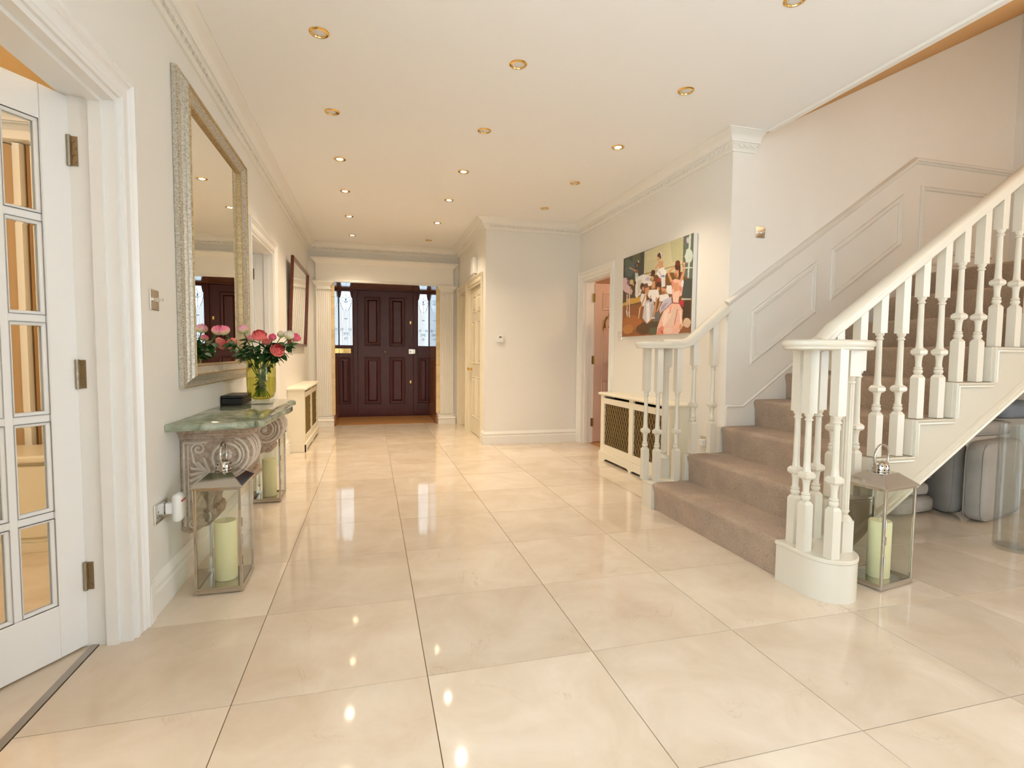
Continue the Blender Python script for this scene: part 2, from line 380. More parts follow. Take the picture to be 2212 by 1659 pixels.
# ---- ceiling
struct(MB().box(XL-WT, 2.76, YR-WT, 9.45, ZC, ZC+.12).build('ceiling', CEIL))
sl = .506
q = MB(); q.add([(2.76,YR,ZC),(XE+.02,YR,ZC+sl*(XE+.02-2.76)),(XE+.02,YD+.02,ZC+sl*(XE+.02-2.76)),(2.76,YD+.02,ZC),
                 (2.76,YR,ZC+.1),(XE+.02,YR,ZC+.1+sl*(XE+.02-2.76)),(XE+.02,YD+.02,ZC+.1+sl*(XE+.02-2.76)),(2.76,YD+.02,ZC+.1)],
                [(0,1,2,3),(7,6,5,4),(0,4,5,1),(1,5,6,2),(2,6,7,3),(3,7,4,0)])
struct(q.build('ceiling_stairwell', mat('stairwell_ceiling_warm_glow', (214,162,96), .7)))  # ochre base colour carries the orange lamplight on the slope
struct(MB().box(2.735, 2.775, YR, YD-.14, ZC-.016, ZC+.004).build('trim_ceiling_edge', TRIM, bevel=.005))
# ---- cornice, one run per wall, each egg of the enrichment its own piece
CORN = [(-.004,0),(.014,0),(.014,.013),(.019,.017),(.024,.03),(.036,.044),(.046,.048),(.046,.052),(.06,.052),(.06,.066),(.064,.07),(.068,.082),(.08,.094),(.104,.104),(.118,.110),(.122,.113),(.132,.113),(.132,.1225),(-.004,.1225)]
def egg_mesh():
    q = MB()
    q.sphere((0,0,0), 1, 8, 5, (.0125,.011,.0165))
    pts = [(.021*math.cos(a), .004, .021*math.sin(a)*1.05+.002) for a in [PI+PI*k/8 for k in range(9)]]
    q.tube([(.021,.004,.016)]+pts[::-1]+[(-.021,.004,.016)], .0032, 4)
    o = q.build('egg', TRIM, smooth=50); return o
_egg = egg_mesh(); EGG = _egg.data; bpy.data.objects.remove(_egg)
HALL = [(XL,YR),(XL,YF),(XA,YF),(XA,YB),(XC,YB),(XC,YD),(2.745,YD)]
for k in range(6):
    a, b = Vector(HALL[k]), Vector(HALL[k+1])
    q = MB().sweep([a,b], CORN, mXY(ZK), side=-1, prev=HALL[k-1] if k else None, nxt=HALL[k+2] if k < 5 else None)
    c = struct(q.build('trim_%d' % (k+1), TRIM, smooth=35), 'white plaster egg and dart cornice')
    d = (b-a).normalized(); n = Vector((d.y, -d.x)); L = (b-a).length
    s0 = .03; 
    if k == 0: s0 = 4.2                     # behind the camera the enrichment is left plain
    cnt = int((L-s0-.02)/.0565)
    for e in range(cnt+1):
        s = L-.03-e*.0565
        if s < s0-.02: break
        p = a+d*s+n*.034
        o = bpy.data.objects.new('egg', EGG); COL.objects.link(o); o.parent = c; o.location = (p.x, p.y, ZK+.0345); o.rotation_euler = (.55, 0, math.atan2(n.y, n.x)-PI/2)
# ---- skirting boards
SKIRT = [(-.004,.0004),(.024,.0004),(.024,.098),(.020,.104),(.016,.106),(.016,.120),(.022,.124),(.022,.130),(.014,.142),(.010,.155),(.006,.160),(-.004,.160)]
def skirt(name, a, b, prev=None, nxt=None):
    return struct(MB().sweep([a,b], SKIRT, mXY(0), side=-1, prev=prev, nxt=nxt).build('baseboard_'+name, TRIM, smooth=30))
AW = .092
skirt('left_rear', (XL,YR), (XL,D1[0]-AW)); skirt('left', (XL,D1[1]+AW), (XL,D2[0]-AW)); skirt('left_far', (XL,D2[1]+AW), (XL,YF), nxt=(OX0,YF))
skirt('front_left', (XL,YF), (-.83,YF), prev=(XL,0)); skirt('front_right', (1.27,YF), (XA,YF), nxt=(XA,YB))
skirt('alcove', (XA,D3[0]-AW+.02), (XA,YB), nxt=(XC,YB)); skirt('back', (XA,YB), (XC,YB), prev=(XA,YF), nxt=(XC,YD)); 
skirt('right', (XC,D5[0]-AW), (XC,YD), nxt=(XE,YD))
# ---- door casings
ARCH = [(0,-.004),(0,.014),(.008,.018),(.012,.014),(.016,.017),(.02,.014),(.05,.016),(.056,.021),(.06,.018),(.064,.022),(.07,.020),(.080,.030),(.09,.030),(.09,-.004)]
def casing(num, mp, D, depth, label=None, m=TRIM, stop=True):
    a, b, z = D
    r = struct(MB().sweep([(a+.0,0),(a,z),(b,z),(b,0)], ARCH, mp).build('trim_%d' % num, m, smooth=30), label)
    q = MB()
    for s0, s1, t0, t1 in ((a,a+.022,0,z-.022),(b-.022,b,0,z-.022),(a,b,z-.022,z)):
        q.prism([(s0,t0),(s1,t0),(s1,t1),(s0,t1)], mp, .004, -depth)
    q.build('door_lining', m, r)
    if stop:
        q = MB()
        for s0, s1, t0, t1 in ((a+.021,a+.036,0,z-.036),(b-.036,b-.021,0,z-.036),(a+.021,b-.021,z-.036,z-.021)):
            q.prism([(s0,t0),(s1,t0),(s1,t1),(s0,t1)], mp, -.035, -.075)
        q.build('door_stop', m, r)
    return r
mL = lambda s, t, b: (XL+b, s, t)
mA = lambda s, t, b: (XA-b, s, t)
mC = lambda s, t, b: (XC-b, s, t)
mB = lambda s, t, b: (s, YB-b, t)
mF = lambda s, t, b: (s, YF-b, t)
mD = lambda s, t, b: (s, YD-b, t)
casing(11, mL, D1, WT, 'white moulded casing of the glazed double doorway', DOORW)
casing(12, mL, D2, WT, 'white moulded casing of the doorway beyond the gilt mirror')
casing(13, mA, D3, WT, 'cream casing of the six panel door under the alarm box', DOORC, stop=False)
casing(14, mA, D4, WT, 'cream casing of the narrow door beside the entrance pilaster', DOORC)
casing(15, mC, D5, WT, 'cream casing of the doorway with the pink door')
# plinth where the left skirting meets the casing, and the metal threshold strip
struct(MB().box(XL, XL+.032, D1[1]+AW-.004, D1[1]+AW+.045, 0, .165).build('trim_plinth', TRIM, bevel=.004))
struct(MB().box(-1.032, -1.006, D1[0], D1[1], -.006, .004).build('trim_threshold', mat('brushed_steel', (.42,.38,.33), .35, 1.0), bevel=.001))
# ---- hinge / door builders
def hinge(parent, mp, s, t, h=.1, w=.034, m=NICKEL):
    """leaf plate of a butt hinge on the plane mp, with knuckle and screws"""
    q = MB(); q.prism([(s-w,t-h/2),(s,t-h/2),(s,t+h/2),(s-w,t+h/2)], mp, 0, .003)
    p0 = Vector(mp(s, t-h/2, .006)); p1 = Vector(mp(s, t+h/2, .006)); q.tube([p0, p1], .0065, 8)
    for k in (-.36, 0, .36): 
        c = Vector(mp(s-w*.55, t+h*k, .003)); n = Vector(mp(s-w*.55, t+h*k, .006))-c; q.tube([c, c+n*.5], .0055, 6)
    return q.build('hinge', m, parent, world=False, smooth=40)
def knob(parent, mp, s, t, m=BRASS, r=.026):
    c = Vector(mp(s,t,0)); n = (Vector(mp(s,t,1))-c).normalized(); q = MB()
    ax = n.to_track_quat('Z', 'Y').to_matrix()
    f = lambda x, y, z: tuple(ax @ Vector((x,y,z)))
    q.lathe([(r,0),(r,.004),(.009,.008),(.008,.028),(r*.75,.036),(r,.048),(r*.85,.058),(.0,.064)], tuple(c), 14, f)
    return q.build('knob', m, parent, world=False, smooth=40)
PMOULD = [(0,-.002),(0,.004),(.005,.010),(.011,.010),(.015,.005),(.022,.003),(.022,-.002)]
PRAISE = [(-.03,0),(-.03,.002),(-.0,.007),(0,0)]
def panel_on(parent, mp, x0, x1, z0, z1, m, pm=None, k=1.0, raise_=True):
    prof = [(-a*k, b*k) for a, b in PMOULD]
    path = [(x0,z0),(x1,z0),(x1,z1),(x0,z1)]
    MB().sweep(path, prof, mp, closed=True, side=-1).build('panel_moulding', pm or m, parent, world=False, smooth=30)
    if raise_:
        a = .026*k; q = MB()
        xi0, xi1, zi0, zi1 = x0+a, x1-a, z0+a, z1-a; c = min(.02*k**.3, (xi1-xi0)*.3)
        vv = [mp(xi0,zi0,.001),mp(xi1,zi0,.001),mp(xi1,zi1,.001),mp(xi0,zi1,.001),mp(xi0+c,zi0+c,.008*k),mp(xi1-c,zi0+c,.008*k),mp(xi1-c,zi1-c,.008*k),mp(xi0+c,zi1-c,.008*k)]
        q.add(vv, [(0,1,5,4),(1,2,6,5),(2,3,7,6),(3,0,4,7),(4,5,6,7),(3,2,1,0)])
        q.build('panel', m, parent, world=False)
def six_panel(num, loc, rot, w, h, m, label, flip=False, th=.04, faces=(1,-1)):
    """local: x from hinge, y thickness (front face y=0 looks to -y), z up"""
    r = sroot('door_%d' % num, loc, rot, label)
    MB().box(0, w, 0, th, .006, h).build('door_leaf', m, r, world=False, bevel=.002)
    st = .11; ms = .1; c = (w-2*st-ms)/2
    for f in faces:
        mp = (lambda s, t, b: (s, -b, t)) if f == 1 else (lambda s, t, b: (s, th+b, t))
        for x in (st, st+c+ms):
            for z0, z1 in ((.24,.80),(.98,1.56),(1.68,h-.11)): panel_on(r, mp, x, x+c, z0, z1, m)
    return r
# ---- door_1: glazed french door standing ajar into the sitting room
d1 = sroot('door_1', (-1.040, 2.258, 0), math.radians(-121.45), 'white glazed french door standing ajar with bevelled panes')
LW, LH, LT = .56, 2.02, .044
q = MB(); q.box(0,.092,-LT,0,.008,LH); q.box(LW-.092,LW,-LT,0,.008,LH); q.box(.092,LW-.092,-LT,0,.008,.20); q.box(.092,LW-.092,-LT,0,1.905,LH)
q.build('leaf_frame', DOORW, d1, world=False, bevel=.002)
cw = (LW-.184-2*.026)/3; rh = (1.905-.20-4*.028)/5
for i in range(2):
    x = .092+(i+1)*cw+i*.026; MB().box(x, x+.026, -LT+.006, -.006, .20, 1.905).build('glazing_bar', DOORW, d1, world=False, bevel=.003)
for j in range(4):
    z = .20+(j+1)*rh+j*.028; MB().box(.092, LW-.092, -LT+.007, -.007, z, z+.028).build('glazing_bar', DOORW, d1, world=False, bevel=.003)
BEV = mat('bevelled_pane', (.98,.99,.98), .0, trans=1.0, ior=1.12)
for i in range(3):
    for j in range(5):
        x = .092+i*(cw+.026); z = .20+j*(rh+.028); 
        for yy, sg in ((0,1),(-LT,-1)):
            MB().sweep([(x,z),(x+cw,z),(x+cw,z+rh),(x,z+rh)], [(0,-.002),(0,-.009),(.009,-.013),(.011,-.016),(0,-.016)], (lambda s,t,b,yy=yy,sg=sg: (s, yy+sg*b, t)), closed=True).build('glazing_bead', DOORW, d1, world=False, smooth=30)
        bv = .016; yc = -LT/2
        v = [(x+.002,yc-.0015,z+.002),(x+cw-.002,yc-.0015,z+.002),(x+cw-.002,yc-.0015,z+rh-.002),(x+.002,yc-.0015,z+rh-.002)]
        v += [(x+bv,yc-.004,z+bv),(x+cw-bv,yc-.004,z+bv),(x+cw-bv,yc-.004,z+rh-bv),(x+bv,yc-.004,z+rh-bv)]
        v += [(a, yc+.0015, c) for a, _, c in v[:4]]
        MB().add(v, [(4,5,6,7),(0,1,5,4),(1,2,6,5),(2,3,7,6),(3,0,4,7),(11,10,9,8),(0,8,9,1),(1,9,10,2),(2,10,11,3),(3,11,8,0)]).build('pane', BEV, d1, world=False)
_R1 = Matrix.Rotation(math.radians(121.45), 3, 'Z'); _O1 = Vector((-1.040, 2.258, 0))
for z in (.273,1.03,1.83):
    q = MB(); q.box(-1.036, -1.014, 2.254, 2.258, z-.052, z+.052); q.tube([(-1.038,2.250,z-.054),(-1.038,2.250,z+.054)], .007, 8)
    for k, xx in ((-.036,-1.022),(-.012,-1.028),(.012,-1.021),(.036,-1.027)): q.tube([(xx,2.254,z+k),(xx,2.2515,z+k)], .0058, 8)
    q.v = [tuple(_R1 @ (Vector(p)-_O1)) for p in q.v]
    h = q.build('hinge', NICKEL, d1, world=False, smooth=40); h['label'] = 'tarnished nickel butt hinge'
# ---- door_2: open leaf seen edge-on in the second left doorway
d2 = six_panel(2, (-1.05, D2[1]-.024, 0), math.radians(184), .90, 2.02, DOORW, 'white panelled door folded back in the doorway beyond the mirror')
for z in (.25, 1.0, 1.84): hinge(d2, lambda s,t,b: (s, .04+b, t), .036, z, m=NICKEL)
# ---- door_3: closed cream six-panel door
d3 = six_panel(3, (XA+.03, D3[0]+.024, 0), PI/2, D3[1]-D3[0]-.05, D3[2]-.028, DOORC, 'closed cream six panel door under the alarm box with a key in the lock', faces=(-1,))
d3.rotation_euler = (0,0,PI/2); d3.location = (XA+.075, D3[0]+.024, 0)
mp3 = lambda s,t,b: (s, .04+b, t)
knob(d3, mp3, D3[1]-D3[0]-.05-.06, .90)
q = MB(); ky = D3[1]-D3[0]-.05-.06; q.lathe([(.004,0),(.004,.03)], (ky,.04,.84), 6, lambda x,y,z: (x,z,y)); q.box(ky-.012,ky+.012,.062,.066,.825,.855); q.box(ky-.011,ky+.011,.064,.068,.74,.82)
q.build('key', CHROME, d3, world=False)
for z in (.2, 1.02, 1.82): hinge(d3, mp3, .02, z, h=.09, m=ABRASS)
# ---- door_4: narrow cupboard door ajar
d4 = sroot('door_4', (XA+.075, D4[1]-.026, 0), -PI/2+.10, 'narrow cream cupboard door standing slightly ajar beside the pilaster')
MB().box(0,.5,-.04,0,.006,2.0).build('door_leaf', DOORC, d4, world=False, bevel=.002)
for z0, z1 in ((.22,.86),(1.0,1.86)): panel_on(d4, lambda s,t,b: (s,-.04-b,t), .09, .41, z0, z1, DOORC)
knob(d4, lambda s,t,b: (s,-.04-b,t), .455, .90)
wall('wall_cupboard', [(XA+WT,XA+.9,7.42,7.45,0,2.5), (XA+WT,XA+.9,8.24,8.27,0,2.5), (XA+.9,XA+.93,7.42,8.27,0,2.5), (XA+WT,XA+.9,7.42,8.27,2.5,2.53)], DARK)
# ---- door_5: pink door open into the room behind
d5 = six_panel(5, (2.715, D5[1]-.03, 0), math.radians(3), .75, 2.01, DOORP, 'pale pink six panel door standing open beside the person')
for z in (.26, 1.05, 1.83): hinge(d5, lambda s,t,b: (s-.02,-b-.0,t), .02, z, h=.105, w=.03, m=ABRASS)
# ================================================================== ENTRANCE
# reveals of the recess, yellow stone edging
rv = struct(MB().box(OX0-.002, OX0+.012, YF+.02, 9.44, 0, OZ).box(OX1-.012, OX1+.002, YF+.02, 9.44, 0, OZ).box(OX0+.012, OX1-.012, YF+.02, 9.44, OZ-.012, OZ+.002).build('trim_reveal', REVEALW), 'brown polished lining of the entrance recess')
for k in range(8):
    for x0_, x1_ in ((OX0-.05, OX0+.014), (OX1-.014, OX1+.05)):
        MB().box(x0_, x1_, YF-.012, YF+.02, .17+k*.254, .17+(k+1)*.254-.003).build('edging_tile', YTILE, rv, bevel=.002)
for x_, sg in ((OX0,1),(OX1,-1)):
    MB().sweep([(YF-.02,x_),(9.28,x_)], SKIRT, lambda a,b,c: (b,a,c), side=sg).build('recess_skirting', REVEALW, rv, smooth=30)
# pilasters and entablature
en = thing('door_surround', 'white classical door surround with fluted pilasters round the entrance', 'door surround', ((OX0+OX1)/2, YF, 0))
for cx, sg in ((-.683, 1), (1.150, -1)):
    w = .205; z0, z1 = .155, 2.045; dp = .05
    pts = []; nf = 7; n0 = .012; fw = (w-2*n0)/nf
    pts.append((cx-w/2, 0)); pts.append((cx-w/2, dp)); 
    for k in range(nf):
        a = cx-w/2+n0+k*fw
        for t in range(7):
            u = t/6; pts.append((a+.004+(fw-.008)*u, dp-.010*math.sin(PI*u)))
    pts.append((cx+w/2, dp)); pts.append((cx+w/2, 0))
    MB().prism(pts, lambda x,y,z: (x, YF-y, z), z0, z1).build('fluted_shaft', TRIM, en, smooth=25)
    cap = [(-.006,0),(.018,0),(.022,.006),(.012,.014),(.0,.018),(0,.052),(.010,.058),(.022,.074),(.034,.084),(.038,.098),(.048,.100),(.048,.118),(-.006,.118)]
    base = [(-.006,0.0005),(.034,.0005),(.034,.072),(.028,.076),(.036,.082),(.038,.094),(.030,.106),(.016,.116),(.014,.124),(.02,.130),(.018,.142),(-.006,.150)]
    for nm, pr_, zz in (('capital', cap, z1), ('pilaster_base', base, 0)):
        q = MB(); q.sweep([(cx-w/2,YF),(cx-w/2,YF-dp),(cx+w/2,YF-dp),(cx+w/2,YF)], [(a,b) for a,b in pr_], mXY(zz), side=-1)
        q.box(cx-w/2+.003, cx+w/2-.003, YF-dp+.003, YF+.004, zz+.001, zz+pr_[-1][1]-.001); q.build(nm, TRIM, en, smooth=30)
ex0, ex1 = -.785, 1.252
q = MB(); q.box(ex0, ex1, YF-.05, YF, 2.163, 2.44)
q.sweep([(ex0,YF),(ex0,YF-.05),(ex1,YF-.05),(ex1,YF)], [(-.004,0),(.014,0),(.014,.012),(.008,.016),(.004,.03),(-.004,.036)], mXY(2.163), side=-1)
q.sweep([(ex0,YF),(ex0,YF-.05),(ex1,YF-.05),(ex1,YF)], [(-.004,0),(.006,.004),(.01,.014),(.03,.036),(.045,.048),(.052,.062),(.07,.066),(.07,.082),(-.004,.082)], mXY(2.425), side=-1)
q.box(ex0-.06, ex1+.06, YF-.11, YF, 2.490, 2.509)
q.build('entablature', TRIM, en, smooth=30)
# front door with side lights: frame, leaf, panels, glass and iron scrollwork
DY = 9.30
fd = sroot('door_6', ((OX0+OX1)/2, DY, 0), label='dark mahogany front door with raised panels and leaded side lights')
lx0, lx1, lz1 = -.228, .716, 2.18
ix0, ix1 = OX0+.012, OX1-.012
gl = (-.525, -.322); gr = (.800, .975); gz0, gz1 = 1.24, 2.16
q = MB()
q.box(ix0, ix1, DY, DY+.09, lz1, OZ)                                   # head
q.box(lx0-.07, lx0+.001, DY, DY+.09, 0, lz1); q.box(lx1-.001, lx1+.07, DY, DY+.09, 0, lz1); q.box(lx0, lx1, DY+.06, DY+.09, 0, .03); q.box(lx0, lx1, DY+.071, DY+.09, lz1-.02, lz1); q.box(lx0-.01, lx0+.01, DY+.071, DY+.09, 0, lz1); q.box(lx1-.01, lx1+.01, DY+.071, DY+.09, 0, lz1)   # mullions
for a, b in ((ix0, lx0-.07), (lx1+.07, ix1)):
    q.box(a, b, DY+.02, DY+.07, 0, gz0-.02)
    q.box(a, b, DY+.005, DY+.08, gz0-.03, gz0); q.box(a, b, DY+.005, DY+.08, gz1-.01, lz1)
    q.box(a, a+.012, DY+.005, DY+.08, gz0, gz1); q.box(b-.012, b, DY+.005, DY+.08, gz0, gz1)
q.build('door_frame', MAHOG, fd, bevel=.003)
lf = MB().box(lx0+.003, lx1-.003, DY+.012, DY+.07, .004, lz1-.004).build('door_leaf', MAHOG, fd, bevel=.003)
mpd = lambda s,t,b: (s-ORIG['door_6'].x, DY+.012-b-ORIG['door_6'].y, t)
for x0_, x1_ in ((-.111,.154),(.303,.571)):
    for z0_, z1_ in ((.226,1.04),(1.23,2.069)): panel_on(fd, mpd, x0_, x1_, z0_, z1_, MAHOG, k=1.9)
mps = lambda s,t,b: (s-ORIG['door_6'].x, DY+.02-b-ORIG['door_6'].y, t)
panel_on(fd, mps, ix0+.012, -.345, .23, 1.03, MAHOG, k=1.5); panel_on(fd, mps, .80, ix1-.012, .23, 1.03, MAHOG, k=1.5)
FROST = mat('frosted_glass', (.23,.26,.26), .55, trans=1.0, ior=1.08)
for a, b in ((ix0, lx0-.07), (lx1+.07, ix1)):
    a += .012; b -= .012; cx = (a+b)/2; hw = (b-a)/2
    MB().box(a, b, DY+.045, DY+.051, gz0, gz1).build('side_light_pane', FROST, fd)
    q = MB(); R = .0035; Y_ = DY+.03
    P = lambda u, v: (cx+u*hw, Y_, gz0+v*(gz1-gz0))
    for u in (-.78,-.52,-.26,0,.26,.52,.78):
        top = {0:.9, .26:.62, .52:.70, .78:.78}[abs(u)]
        q.tube([P(u,0), P(u,top)], R, 5)
    for sg in (-1,1):                                             # heart with inward scrolls
        pts = [P(sg*.26,.62)]
        for t in range(1,9): 
            k = t/8; pts.append(P(sg*(.26+.66*math.sin(k*PI/2)), .62+.21*k))
        for t in range(1,22):
            an = t/21*2.25*PI; rad = .5*(1-.62*t/21)
            pts.append((cx+sg*hw*(.42+rad*math.cos(an)), Y_, gz0+.83*(gz1-gz0)+hw*rad*math.sin(an)))
        q.tube(pts, R, 5)
    q.tube([P(0,.9),P(.14,.93),P(0,.965),P(-.14,.93),P(0,.9)], R, 5)
    for v in (.485,.79): q.tube([P(-.24,v+.006),P(-.1,v),P(.1,v),P(.24,v+.006)], R*1.6, 5)
    q.sphere(P(0,.64), .008, 8, 6)
    for u, v in ((-.62,.285),(.62,.285),(-.32,.205),(.32,.205),(0,.12)):
        sg = 1 if u <= 0 else -1; pts = []
        for t in range(22):
            an = t/21*3.0*PI; rad = .29*(1-.72*t/21); pts.append((cx+hw*(u+sg*rad*math.cos(an)), Y_, gz0+v*(gz1-gz0)+hw*rad*math.sin(an)))
        q.tube(pts, R, 5)
    q.build('iron_scrollwork', IRON, fd, smooth=50)
    q = MB()
    for sg in (-1,1): q.prism([(cx+sg*hw,gz1),(cx+sg*hw*.62,gz1),(cx+sg*hw*.72,gz1-.05),(cx+sg*hw*.8,gz1-.1),(cx+sg*hw,gz1-.13)], lambda x,z,b: (x,b,z), DY+.02, DY+.044)
    q.build('shaped_spandrel', MAHOG, fd)
MB().box(-.53, -.335, DY+.004, DY+.022, 1.10, 1.185).box(-.50,-.365,DY-.002,DY+.006,1.125,1.16).build('letter_plate', BRASS, fd, bevel=.004)
MB().box(.63,.72,DY-.02,DY+.014,1.10,1.185).box(.715,.745,DY-.016,DY+.004,1.105,1.18).build('rim_lock', CHROME, fd, bevel=.003)
MB().lathe([(.016,0),(.016,.02),(.012,.03),(0,.032)], (.655,DY-.018,1.14), 10, lambda x,y,z: (x,-z,y)).build('lock_knob', BRASS, fd, smooth=40)
for z in (1.647,.607): MB().box(.652,.678,DY+.006,DY+.013,z-.026,z+.026).build('escutcheon', BRASS, fd, bevel=.002)
MB().lathe([(.016,0),(.016,.006),(.009,.01),(0,.01)], (.232,DY+.012,1.13), 12, lambda x,y,z: (x,-z,y)).build('door_viewer', ABRASS, fd, smooth=40)
for z in (1.55,1.46): MB().lathe([(.006,0),(.006,.004),(0,.005)], (.232,DY+.012,z), 8, lambda x,y,z_: (x,-z_,y)).build('screw', BLACK, fd)
tag(MB().prism([(-.525,9.27),(-.515,8.36),(-.2,8.345),(.5,8.355),(.965,8.345),(.985,8.40),(.975,9.27)], mXY(0), .001, .014).build('door_mat', COIR), 'tan coir mat filling the entrance recess before the mahogany door', 'door mat')
# ================================================================== WALL PANELLING BY THE STAIRS
DADO = [(0,-.004),(.008,.003),(.012,.012),(.022,.018),(.026,.03),(.04,.034),(.048,.024),(.056,.010),(.056,-.004)]
q = MB().sweep([(XC,1.478),(4.30,2.69),(XE,2.69)], DADO, mD)
q.build('dado_rail', PANELW, wall_stair, smooth=30)
MB().prism([(XC+.002,.55),(XC+.8,1.05),(4.3,1.70),(XE,1.70),(XE,2.69),(4.30,2.69),(XC+.002,1.478)], mD, -.004, .004).build('dado_panel', PANELW, wall_stair)
PM2 = [(0,-.004),(.0,.009),(.006,.014),(.014,.016),(.02,.009),(.028,.008),(.034,.014),(.04,.008),(.04,-.004)]
_d = lambda x, off: 1.478+.6966*(x-XC)-off
def pmould(pts): MB().sweep(pts, [(a, b*1.5 if b > 0 else b) for a, b in PM2], mD, closed=True, side=1).build('panel_moulding', PANELW, wall_stair, smooth=30)
for xa, xb in ((2.755, 3.345), (3.475, 4.175)):
    pmould([(xa,_d(xa,.565)),(xb,_d(xb,.565)),(xb,_d(xb,.16)),(xa,_d(xa,.16))])
pmould([(4.36,1.98),(5.2,1.98),(5.2,2.53),(4.36,2.53)])
# sloping wall string beside the carpet, with its short level start
_n = lambda x: .594+.715*(x-2.532)
q = MB(); q.prism([(XC-.0,.50),(2.70,.50),(XE,1.75),(XE,1.90),(4.30,1.90),(2.705,.745),(XC,.745)], mD, .004, .02)
q.sweep([(XC,.735),(2.705,.735),(4.30,1.89),(XE,1.89)], [(0,.02),(0,.028),(.008,.032),(.016,.028),(.02,.02)], mD)
q.build('wall_string', PANELW, wall_stair)
# ================================================================== STAIRCASE
RS, GO, SX0 = .198, .277, 1.972
st = thing('staircase', 'carpeted staircase rising along the panelled wall with cut string', 'staircase', (SX0, 2.75, 0))
def step_profile(n):
    x = SX0+GO*(n-1); z = RS*n; r = .028; pts = [(x+.012, z-RS-(.0 if n > 1 else 0))]
    pts.append((x+.006, z-.075))
    for k in range(7):
        a = PI+ (PI/2)*k/6*-1
        pts.append((x-.006+r+r*math.cos(a), z-r+r*math.sin(a)))
    return pts, x, z
for n in range(1, 10):
    pts, x, z = step_profile(n); xe = SX0+GO*n+.03 if n < 9 else XE
    pts = pts+[(xe, z), (xe, max(z-RS, 0)+.0)]
    if n == 1: pts[0] = (x+.012, .001); pts[-1] = (xe, .001)
    y0 = 2.128 if n == 1 else 2.178
    y1 = YD-.022 if n > 2 else YD-.012
    q = MB().prism(pts, lambda a,b,c: (a,c,b), y0, y1)
    o = q.build('carpeted_step' if n < 9 else 'landing', CARPET, st, smooth=40)
# small carpet return on the far ends of the two lowest steps
# cut string on the hall side
YS = 2.118
soff = lambda x: .958+.668*(x-3.646)
top = []
for n in range(2, 10):
    x = SX0+GO*(n-1); z = RS*n-.005
    top += [(x+.004, z-RS if n > 2 else .2), (x+.004, z)]
xend = XE
pts = top+[(xend, RS*9-.005), (xend, soff(xend) if soff(xend) < 1.6 else 1.6), (2.235, soff(2.235)+.02), (2.235,.2)]
pts = [(2.249,.2)]+top[1:]+[(xend, RS*9-.005),(xend,1.58),(4.58,1.58),(2.28,soff(2.28)),(2.249,.03)]
MB().prism(pts, lambda a,b,c: (a,c,b), YS, YS+.06).build('cut_string', STRINGP, st)
# bead mouldings: one L per step, a broad one along the underside
BEAD = [(0,-.004),(0,.010),(.005,.014),(.010,.012),(.014,.007),(.018,.011),(.024,.012),(.030,.006),(.030,-.004)]
mS = lambda s,t,b: (s, YS-b, t)
for n in range(2, 9):
    x = SX0+GO*(n-1)+.004; z = RS*n-.005
    MB().sweep([(x+.0, z-RS+.0),(x,z),(x+GO,z)], [(a, b*1.5 if b > 0 else b) for a, b in BEAD], mS, side=-1).build('step_bead', STAIRW, st, smooth=30)
    MB().box(x-.012, x+.004, YS-.002, YS+.06, z-RS+.004, z).build('riser_end', STAIRW, st)
MB().sweep([(2.30,soff(2.30)+.0),(4.58,1.58)], [(0,-.004),(0,.016),(.008,.022),(.018,.018),(.022,.010),(.034,.012),(.044,.018),(.052,.010),(.056,-.004)], mS).build('soffit_moulding', STAIRW, st, smooth=30)
q = MB(); q.prism([(2.30,soff(2.30)+.03),(4.58,1.60),(XE,1.60),(XE,1.57),(4.60,1.57),(2.34,soff(2.34)-.0)], lambda a,b,c: (a,c,b), YS+.06, YD-.002)
q.build('soffit', STAIRW, st)
# bullnose plinths at both ends of the first step
def plinth(name, pts):
    q = MB(); q.prism(pts, mXY(0), 0, .178); 
    o = q.build(name, STAIRW, st, smooth=35)
    cx = sum(p[0] for p in pts)/len(pts); cy = sum(p[1] for p in pts)/len(pts)
    big = [(cx+(x-cx)*1.035, cy+(y-cy)*1.035) for x, y in pts]
    MB().prism(big, mXY(0), .178, .199).build('plinth_cap', STAIRW, o, smooth=35, bevel=.005)
P1 = [(1.966,2.127)]
for k in range(19):
    a = PI-PI*k/18; P1.append((2.094+.136*math.cos(a)-.012*math.sin(a), 1.985-.166*math.sin(a)))
P1 += [(2.246,2.127)]
P1 = [(1.958,2.127)]+P1[1:]
plinth('bullnose_plinth', P1)
P2 = [(1.955,YD-.010)]
for k in range(15):
    a = PI-PI*k/14; P2.append((2.08+.13*math.cos(a), 3.43+.11*math.sin(a)))
P2 += [(2.23,YD-.010)]
plinth('bullnose_plinth', P2)
# far string on the hall side of the two lowest steps
MB().prism([(2.23,.02),(2.23,.39),(2.51,.39),(2.51,.59),(XC,.59),(XC,.02)], lambda a,b,c: (a,c,b), YD-.010, YD+.03).build('far_string', STAIRW, st, bevel=.003)
